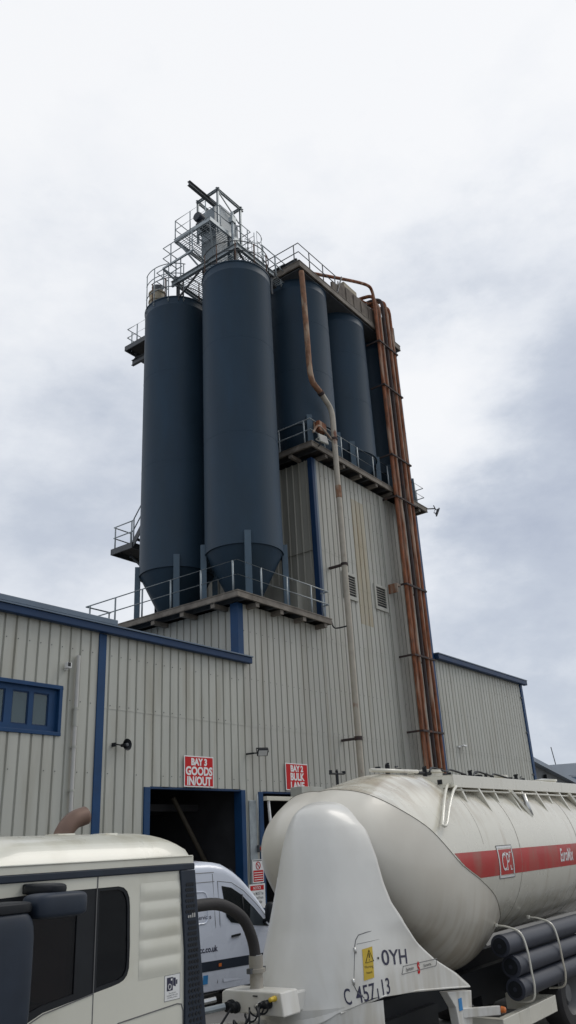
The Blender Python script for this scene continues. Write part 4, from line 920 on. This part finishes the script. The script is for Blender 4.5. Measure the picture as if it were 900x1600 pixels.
def head(u, v):
    phi = 2 * PI * u - PI / 2; a = v * PI / 2
    c = math.cos(a) ** .66; w = math.sin(a) ** .72
    q = CC + (seam(phi) - CC) * c + (AP - CC) * w
    return (q.x, CC.y + (seam(phi).y - CC.y) * c ** .85, q.z)
def barrel_pt(phi, x, off=0.):
    s = seam(phi); p = math.degrees(math.asin(max(-1, min(1, math.sin(phi))))); d = ip(p, SD); t = max(0, min(1, (x - s.x) / 1.7)); t = t * t * (3 - 2 * t)
    rr = TR_ - d * (1 - t) + off
    return (x, YC - rr * math.cos(phi), ZC + rr * math.sin(phi))
def barrel(u, v):
    phi = 2 * PI * u - PI / 2; sx = seam(phi).x; x = sx + (15.0 - sx) * v
    return barrel_pt(phi, x)
bb = B().grid(barrel, 96, 30).lathe([(TR_, 0), (TR_, 6.0), (1.1, 6.6), (.6, 6.9), (.001, 7.0)], (15.0, YC, ZC), 'x', n=96)
body = bb.build('barrel', TANKP, tk)
B().grid(head, 120, 44).build('front_end', HEADM, tk)
b = B().tube([tuple(Vector(barrel_pt(2 * PI * k / 96 - PI / 2, seam(2 * PI * k / 96 - PI / 2).x, .003))) for k in range(96)], .0045, 5, closed=True); b.build('weld_seam', mat('weld_dark', (.22, .20, .16), .6), body)
b = B()
for x in (13.6, 16.4, 18.5): b.tube([barrel_pt(2 * PI * k / 72, x, -.002) for k in range(72)], .0075, 5, closed=True)
b.tube([barrel_pt(R(a), 12.25 + .0 * a, -.003) for a in range(8, 88, 4)], .006, 5)
b.build('shell_joint', mat('joint_grey', (.30, .28, .23), .6), body)
# stripe and lettering wrapped on the barrel
def onb(x, h, off): return barrel_pt((h - ZC) / TR_, x, off)
def stripe(u, v):
    h = 2.435 + .365 * v; x0 = seam((h - ZC) / TR_).x + .06; x = x0 + (21.0 - x0) * u
    return onb(x, h, .003)
B().grid(stripe, 60, 6).build('red_stripe', REDT, body)
SH = .16
def cpi(a, c, e): return onb(12.70 + a - SH * (c - .2), 2.42 + c, .006 + e * .3)
lg = B()
def logo(bb, x0, x1, z0, z1): return bb.grid(lambda u, v: cpi(x0 + (x1 - x0) * u, z0 + (z1 - z0) * v, 0), 1, max(1, int((z1 - z0) / .05)), False)
for q in ((0, .56, -.03, .0), (0, .56, .40, .43), (0, .03, 0, .40), (.53, .56, 0, .40)): logo(lg, *q)
lg.build('logo_frame', WHT, body, fix=False)
ol = B()
for q in ((-.015, .575, -.042, -.03), (-.015, .575, .43, .442), (-.015, 0, -.03, .43), (.56, .575, -.03, .43)): logo(ol, *q)
ol.build('logo_outline', GREYL, body, fix=False)
text('logo_lettering', 'CPI', WHT, body, lambda a, c, e: cpi(.28 + a, .075 + c, .006 + e * .3), .37, .66, 'CENTER', .0)
sf = B()
for q in ((.26, .32, .075, .09), (.405, .49, .075, .09), (.405, .49, .325, .338), (.24, .28, .325, .338), (.185, .20, .26, .335)): sf.grid(lambda u, v, q=q: cpi(q[0] + (q[1] - q[0]) * u, q[2] + (q[3] - q[2]) * v, .008), 1, 1, False)
sf.build('serif', WHT, body, fix=False)
text('name_lettering', 'EuroMix', WHT, body, lambda a, c, e: onb(15.36 + a, 2.525 + c, .006 + e * .3), .30, .62, 'LEFT', .006)

stain_shade(HEADM, 2.5, 1.3, (.36, .29, .19))  # lower tank end browner: dirt plus occlusion shade painted into the colour
# gown shaped front fairing
GT = [(1.0, 8.14, .90, 1.4, 11.45), (1.16, 8.17, .90, 1.4, 11.3), (1.35, 8.24, .90, 1.4, 10.95), (1.57, 8.31, .90, 1.4, 10.42), (1.83, 8.40, .88, 1.4, 9.98), (2.05, 8.48, .84, 1.35, 9.74), (2.3, 8.54, .775, 1.3, 9.58), (2.53, 8.60, .715, 1.24, 9.54), (2.75, 8.65, .655, 1.14, 9.54), (2.96, 8.70, .592, 1.03, 9.56), (3.10, 8.745, .54, .94, 9.59), (3.22, 8.79, .48, .83, 9.62), (3.31, 8.84, .42, .73, 9.65), (3.38, 8.89, .36, .62, 9.68), (3.44, 8.96, .29, .50, 9.72), (3.49, 9.05, .21, .37, 9.76), (3.525, 9.16, .13, .24, 9.8), (3.545, 9.30, .03, .08, 9.8)]
YG = YC - .33                      # the cowl sits a little towards the near side
def gsec(z, t):
    """t 0..1 from the rear of the near side round the nose to the far side"""
    xf, w, a, xb = [ip(z, [(g[0], g[i]) for g in GT]) for i in (1, 2, 3, 4)]
    am = PI / 2 if xb >= xf + a else math.acos(1 - (xb - xf) / a)
    def near(s):   # s 0..1 rear -> nose centre
        fl = .07 * max(0, 1 - s / .4) ** 2 * max(0, min(1, (z - 1.75) / .35)) * max(0, min(1, (3.3 - z) / .5))
        L1 = max(0., xb - xf - a); L2 = 1.25 * a * am / (PI / 2); q = s * (L1 + L2)
        if q < L1: return xb - q, w + fl
        th = am * (1 - (q - L1) / L2); return xf + a - a * math.cos(th), w * math.sin(th) + fl
    if t <= .5: x, y = near(t * 2); return (x, YG - y, z)
    x, y = near((1 - t) * 2); return (x, YG + y, z)
levels = [1.06, 1.10, 1.16, 1.22, 1.28, 1.35] + [1.45 + .1 * k for k in range(17)] + [3.15, 3.22, 3.30, 3.36, 3.42, 3.46, 3.49, 3.51, 3.53, 3.54, 3.545]
def gown(u, v):
    k = u * (len(levels) - 1); i = min(int(k), len(levels) - 2); z = levels[i] + (levels[i + 1] - levels[i]) * (k - i)
    x, y, z = gsec(z, v)
    # lower hem: rises along the skirt like the wheel-arch edge
    if z < 1.45:
        hem = ip(x, [(8.1, 1.06), (8.45, 1.19), (8.6, 1.25), (9.19, 1.345), (9.9, 1.30), (10.68, 1.215), (11.42, 1.13), (12.2, 1.06)])
        z = hem + (1.45 - hem) * (z - 1.06) / (1.45 - 1.06)
        x, y, z = gsec(z, v)
    return (x, y, z)
fg = B().grid(gown, len(levels) * 2, 90).build('front_fairing', FAIR, tk)
fg.modifiers.new('wall', 'SOLIDIFY').thickness = .012
# nose lower apron below the skirt hem
def apron(u, v):
    t = .30 + .40 * v; x, y, z = gsec(1.08, t); return (x + .03, y + (YG - y) * .03, .45 + .85 * u)
B().grid(apron, 6, 40).build('front_apron', FAIR, tk)
def gs(x, z, d=0.):
    xf, w, a = [ip(z, [(g[0], g[i]) for g in GT]) for i in (1, 2, 3)]; q = max(0, min(1, (x - xf) / a))
    return (x, YG - w * math.sqrt(1 - (1 - q) ** 2) - .0035 - d, z)
text('plate_lettering', '0YH', INK, fg, lambda a, c, e: gs(9.23 + a + .10 * c, 1.652 + c - a * .08, e), .225, 1.22, 'LEFT', .002)
text('number_lettering', 'C', INK, fg, lambda a, c, e: gs(8.665 + a, 1.318 + c, e), .225, .52, 'LEFT', .001)
text('number_lettering', '457', INK, fg, lambda a, c, e: gs(8.80 + a, 1.315 + c + a * .06, e), .235, .74, 'LEFT', .001)
text('number_lettering', '1', INK, fg, lambda a, c, e: gs(9.065 + a, 1.31 + c + a * .06, e), .17, .8, 'LEFT', .001)
text('number_lettering', '13', INK, fg, lambda a, c, e: gs(9.14 + a, 1.345 + c + a * .06, e), .235, .74, 'LEFT', .001)
yl = B().grid(lambda u, v: gs(8.93 + .145 * u + .065 * v, 1.525 + .315 * v + .018 * u, .001), 6, 4, False).build('warning_label', YEL, fg)
b = B(); T = [(9.00, 1.70), (9.115, 1.71), (9.08, 1.825)]
b.tube([gs(x, z, .002) for x, z in T], .0055, 5, closed=True).tube([gs(9.073, 1.79, .002), gs(9.064, 1.745, .002)], .006, 5).tube([gs(9.06, 1.728, .002), gs(9.059, 1.722, .002)], .006, 5)
b.build('warning_symbol', BLK, yl)
text('label_lettering', 'Warning', BLK, yl, lambda a, c, e: gs(9.03 + a, 1.645 + c, .0015 + e * .4), .04, .85, 'CENTER')
text('label_lettering', 'hazard', BLK, yl, lambda a, c, e: gs(9.02 + a, 1.59 + c, .0015 + e * .4), .035, .85, 'CENTER')
b = B()
P = [(9.56, 1.515), (10.42, 1.50), (10.47, 1.575), (9.61, 1.595)]
b.tube([gs(x, z, .0) for x, z in P], .004, 4, closed=True); b.build('maker_frame', GREYL, fg)
text('maker_lettering', 'Spitzer', GREYL, fg, lambda a, c, e: gs(9.66 + a, 1.532 + c, e), .055, 1.25, 'LEFT')
text('maker_lettering', 'Eurovrac', GREYL, fg, lambda a, c, e: gs(10.10 + a, 1.522 + c, e), .05, 1.1, 'LEFT')
text('maker_symbol', 'S', RED, fg, lambda a, c, e: gs(9.94 + a, 1.475 + c, e), .17, .75, 'LEFT', .008)
b = B().tube([gs(x, z, -.003) for x, z in ((9.28, 2.02), (9.12, 2.01), (9.0, 1.99), (8.95, 1.94), (8.92, 1.88), (8.80, 1.50), (8.83, 1.42), (8.90, 1.36))], .0055, 5)
b.tube([gs(8.95 + .1 * k, 1.90 + .006 * k, -.003) for k in range(10)], .003, 4); b.build('hatch_gap', GREYL, fg)
for x, z in ((8.905, 1.84), (8.80, 1.53)): B().tube([gs(x, z - .03, .005), gs(x, z + .03, .005)], .014, 8).build('hinge', CHR, fg)
B().lathe([(.001, -.012), (.012, -.008), (.014, 0)], gs(9.19, 1.73), 'y', n=10).build('rivet', STEELD, fg)
# hem edging
b = B().tube([(x, gs(x, z)[1] + .006, z - .004) for x, z in ((8.6, 1.25), (9.19, 1.345), (9.9, 1.30), (10.68, 1.215), (11.3, 1.145))], .012, 6); b.build('hem_edge', FAIR, fg)
# under frame
b = B().box(8.9, 13.0, -10.6, -10.45, .75, 1.1).box(8.9, 20, -9.65, -9.5, .75, 1.1).box(13, 20, -10.6, -10.45, .6, 1.1).box(9.2, 13.5, -10.4, -9.6, .95, 1.25).box(9.6, 11.4, -10.7, -10.6, .4, .9); b.build('under_frame', BLK, tk)
b = B().prism([(11.02, .2), (11.24, .2), (11.42, 1.08), (10.72, 1.16), (10.92, .95), (10.99, .6)], lambda u, v, d: (u, -11.24 + d, v), .12).build('landing_leg', FAIR, tk, bevel=.01)
B().box(11.0, 11.09, -11.248, -11.241, .90, 1.04).build('blue_label', bpy.data.materials['label_blue'], b)
b = B().bar((11.1, -11.22, .86), (11.78, -11.44, .80), .05, .11).build('marker_arm', FAIR, tk, bevel=.008)
B().lathe([(.001, -.06), (.035, -.05), (.045, 0)], (11.82, -11.46, .80), 'y', n=14).build('marker_lamp', ORG, b)
b = B().box(11.95, 13.95, -11.40, -11.30, .44, .66).box(11.95, 12.05, -11.3, -10.6, .44, .66).box(13.85, 13.95, -11.3, -10.6, .44, .66); b.build('side_guard', CREAM, tk, bevel=.008)
for k, (x, y, z) in enumerate(((12.42, -11.28, 1.50), (12.62, -11.32, 1.21), (12.62, -11.34, .92))):
    t_ = B().lathe([(.001, 0), (.11, 0), (.115, .012), (.150, .016), (.150, .12), (.142, .125), (.142, 7.8), (.001, 7.8)], (x, y, z), 'x', n=36, sharp=True).build('hose_tube', TUBE, tk)
    B().lathe([(.03, -.012), (.108, -.012), (.108, 0)], (x, y, z), 'x', n=20).build('tube_hollow', BLK, t_)  # black disc stands in for the shade inside the hollow tube end
for x in (12.95, 14.25):
    B().tube(bez([(x, -11.02, 1.72), (x, -11.2, 1.70), (x, -11.40, 1.62), (x, -11.47, 1.4), (x, -11.49, 1.1), (x, -11.50, .9), (x, -11.44, .74), (x, -11.2, .70)], 5), .016, 7).lathe([(.001, 0), (.03, 0), (.03, .05), (.001, .05)], (x, -11.02, 1.70), n=8).build('tube_strap', CREAM, tk)
for xx in (14.95, 16.3, 17.6):
    for y, s in ((-11.10, -1), (-9.0, 1)): wheel(tk, (xx, y, .53), .53, .38, GREYL, side=s)
b = B().lathe([(.60, -.2), (.66, -.2), (.66, .2), (.60, .2)], (14.95, -11.12, .55), 'y', n=30, a0=R(-80), a1=R(100)); b.build('mudguard', BLK, tk)
for xx in (16.3, 17.6): B().lathe([(.60, -.2), (.64, -.2), (.64, .2), (.60, .2)], (xx, -11.12, .55), 'y', n=24, a0=R(-60), a1=R(60)).build('mudguard', BLK, tk)
# top walkway
cw = B().box(12.1, 21.3, -11.02, -10.98, 3.74, 3.93).box(12.1, 12.14, -10.98, -10.32, 3.74, 3.93).box(12.14, 21.3, -10.98, -10.32, 3.86, 3.90).box(12.1, 21.3, -10.32, -10.28, 3.86, 3.93).build('walkway', CREAM, tk, bevel=.006)
B().box(12.092, 12.099, -10.82, -10.74, 3.80, 3.87).build('end_socket', BLK, cw)
x = 12.35
i = 0
while x < 20.8:
    w = .06
    B().prism([(-11.0, 3.74), (-10.5, 3.86), (-10.62, 3.66), (-11.08, 3.42)] if i % 2 == 0 else [(-11.02, 3.74), (-10.45, 3.86), (-10.6, 3.62), (-11.17, 3.33)], lambda u, v, d, x=x: (x + d + (v - 3.74) * -.35, u, v), w).build('walkway_bracket', CREAM, cw, bevel=.006); x += .62; i += 1
for x in (14.25, 17.2):
    B().bar((x, -11.02, 3.72), (x + .42, -11.16, 3.28), .10, .05).build('folding_strut', CREAM, cw)
    o = B().tube([(x + .50, -11.06, 3.66), (x + .44, -11.17, 3.30)], .045, 10).build('gas_strut', CHR, cw)
B().tube(bez([(12.1, -10.93, 3.80), (11.85, -11.0, 3.70), (11.45, -11.14, 3.47), (11.10, -11.27, 3.24), (11.0, -11.31, 3.18), (11.12, -11.315, 3.19), (11.5, -11.2, 3.43), (11.9, -11.09, 3.66), (12.15, -11.03, 3.75)], 6), .022, 10).build('grab_handle', CREAM, cw)
B().tube([(12.2, -11.0, 3.70), (20.8, -11.05, 3.66)], .016, 6).build('airline', CREAM, cw)
# hatches / valves on the crown
def valve(x, y, z, s=1.):
    v = B().tube([(x - .35 * s, y, z), (x + .35 * s, y, z + .01)], .028 * s, 7).tube([(x, y, z - .15), (x, y, z + .09 * s)], .04 * s, 8).tube([(x - .1 * s, y - .08 * s, z + .10 * s), (x + .1 * s, y + .08 * s, z + .11 * s)], .018 * s, 6)
    v.tube([(x + .25 * s, y, z + .07 * s), (x + .42 * s, y + .05, z + .09 * s)], .014 * s, 5).lathe([(.001, -.02), (.05 * s, -.02), (.05 * s, .02), (.001, .02)], (x + .35 * s, y, z + .03), n=10).lathe([(.001, -.02), (.045 * s, -.02), (.045 * s, .03), (.001, .03)], (x - .3 * s, y, z + .02), n=10)
    return v.build('crown_valve', BLK, tk)
valve(10.5, -9.9, 3.98, .55)
B().tube([(10.9, -10.25, 4.02), (12.1, -10.4, 4.03)], .03, 8).build('crown_pipe', CREAM, tk)
for x, s in ((11.75, 1.0), (13.0, 1.0), (13.6, .9), (14.8, 1.0), (15.5, .8), (17, 1.0)): valve(x, -10.05, 4.06, s)
for x in (13.4, 16.2, 19): B().lathe([(.30, 0), (.30, .10), (.33, .11), (.33, .15), (.001, .19)], (x, -9.85, 3.98), n=28).build('hatch', CREAM, tk)
B().tube(bez([(12.9, -10.2, 4.08), (13.2, -10.1, 4.16), (13.5, -10.2, 4.10), (13.9, -10.1, 4.15), (14.3, -10.2, 4.07)], 5), .018, 6).build('black_hose', BLK, tk)
B().tube(bez([(14.6, -10.2, 4.06), (15.0, -10.1, 4.16), (15.4, -10.2, 4.09), (15.8, -10.1, 4.14), (16.2, -10.2, 4.07)], 5), .018, 6).build('black_hose', BLK, tk)
# connector box in front of the fairing
cbx = B().prism([(-10.97, 1.36), (-10.93, 1.585), (-10.15, 1.58), (-10.10, 1.555), (-10.10, 1.37)], lambda u, v, d: (7.62 + d, u, v), .30).build('connector_box', FAIR, tk, bevel=.015)
B().box(7.605, 7.619, -10.62, -10.56, 1.535, 1.545).build('lock', BLK, cbx)
for y, z, r_, m in ((-10.78, 1.475, .035, BLK), (-10.72, 1.47, .03, BLK), (-10.66, 1.46, .026, CHR), (-10.86, 1.53, .022, YEL), (-10.25, 1.43, .05, BLK), (-10.32, 1.42, .045, BLK)):
    B().lathe([(.001, -.10), (r_, -.09), (r_, -.04), (r_ * 1.25, -.035), (r_ * 1.25, 0)], (7.62, y, z), 'x', n=14).build('air_coupling', m, cbx)
B().tube(bez([(7.5, -10.25, 1.44), (7.25, -10.1, 1.42), (7.0, -9.95, 1.45)], 4), .035, 8).build('air_fitting', STEEL, cbx)
B().tube(bez([(7.5, -10.12, 1.50), (7.25, -9.98, 1.47), (7.05, -9.88, 1.41)], 4), .028, 8).build('air_fitting', CHR, cbx)
B().box(7.9, 8.6, -10.7, -10.2, 1.30, 1.50).build('box_bracket', FAIR, tk, bevel=.02)
b = B().tube([(6.6, -9.9, 1.26), (8.7, -10.3, 1.10)], .075, 12).tube([(6.5, -10.2, 1.14), (8.6, -10.5, 1.0)], .06, 12); b.build('cross_pipe', FAIR, tk)
def coil(p, q, r, n, turns):
    p = Vector(p); q = Vector(q); d = (q - p); a = d.cross(Vector((0, 0, 1))).normalized(); c = a.cross(d).normalized(); o = []
    for k in range(n + 1):
        t = k / n; w = 2 * PI * turns * t; o.append(p + d * t + a * r * math.cos(w) + c * r * math.sin(w) - Vector((0, 0, .12 * math.sin(PI * t))))
    return o
for nm, pts, m in (('suzi_cable', coil((6.05, -10.5, 1.38), (7.55, -10.78, 1.46), .05, 150, 10), BLK), ('suzi_cable', coil((6.05, -10.3, 1.30), (7.55, -10.72, 1.44), .045, 130, 8), BLK)):
    B().tube(pts, .010, 5).build(nm, m, tk)
B().tube(bez([(6.1, -10.1, 1.5), (6.5, -10.2, 1.20), (6.9, -10.5, 1.32), (7.2, -10.3, 1.18), (7.52, -10.32, 1.42)], 6), .013, 6).build('suzi_cable', BLK, tk)
B().tube(bez([(6.1, -9.9, 1.45), (6.5, -10.0, 1.36), (6.7, -10.0, 1.28), (7.0, -9.95, 1.40)], 6), .014, 6).build('suzi_cable', RED, tk)
B().tube(bez([(7.52, -10.72, 1.46), (7.35, -10.85, 1.36), (7.3, -10.8, 1.22), (7.4, -10.7, 1.18), (7.5, -10.6, 1.3), (7.56, -10.55, 1.44)], 6), .010, 6).build('suzi_cable', BLK, tk)
# big rubber hose from the cab to the box
bh = B().tube(bez([(5.85, -10.45, 2.32), (6.4, -10.45, 2.44), (6.97, -10.45, 2.475), (7.29, -10.45, 2.44), (7.60, -10.45, 2.29), (7.76, -10.45, 2.06), (7.81, -10.45, 1.84)], 6), .062, 18).build('delivery_hose', RUB, tk)
for z in (1.895, 1.845): B().lathe([(.063, -.012), (.07, -.012), (.07, .012), (.063, .012)], (7.81, -10.45, z), n=20).build('hose_clip', CHR, bh)
B().lathe([(.078, 1.90), (.08, 1.82), (.078, 1.80), (.078, 1.775), (.105, 1.77), (.105, 1.735), (.078, 1.73), (.07, 1.70), (.075, 1.66), (.07, 1.60), (.08, 1.58)], (7.81, -10.45, 0), n=24).build('hose_coupling', mat('dull_alloy', (.30, .28, .24), .5, .3, var=.15), bh)
for x in (7.68, 7.90): B().box(x, x + .045, -10.48, -10.42, 1.73, 1.78).build('coupling_lug', STEELD, bh)
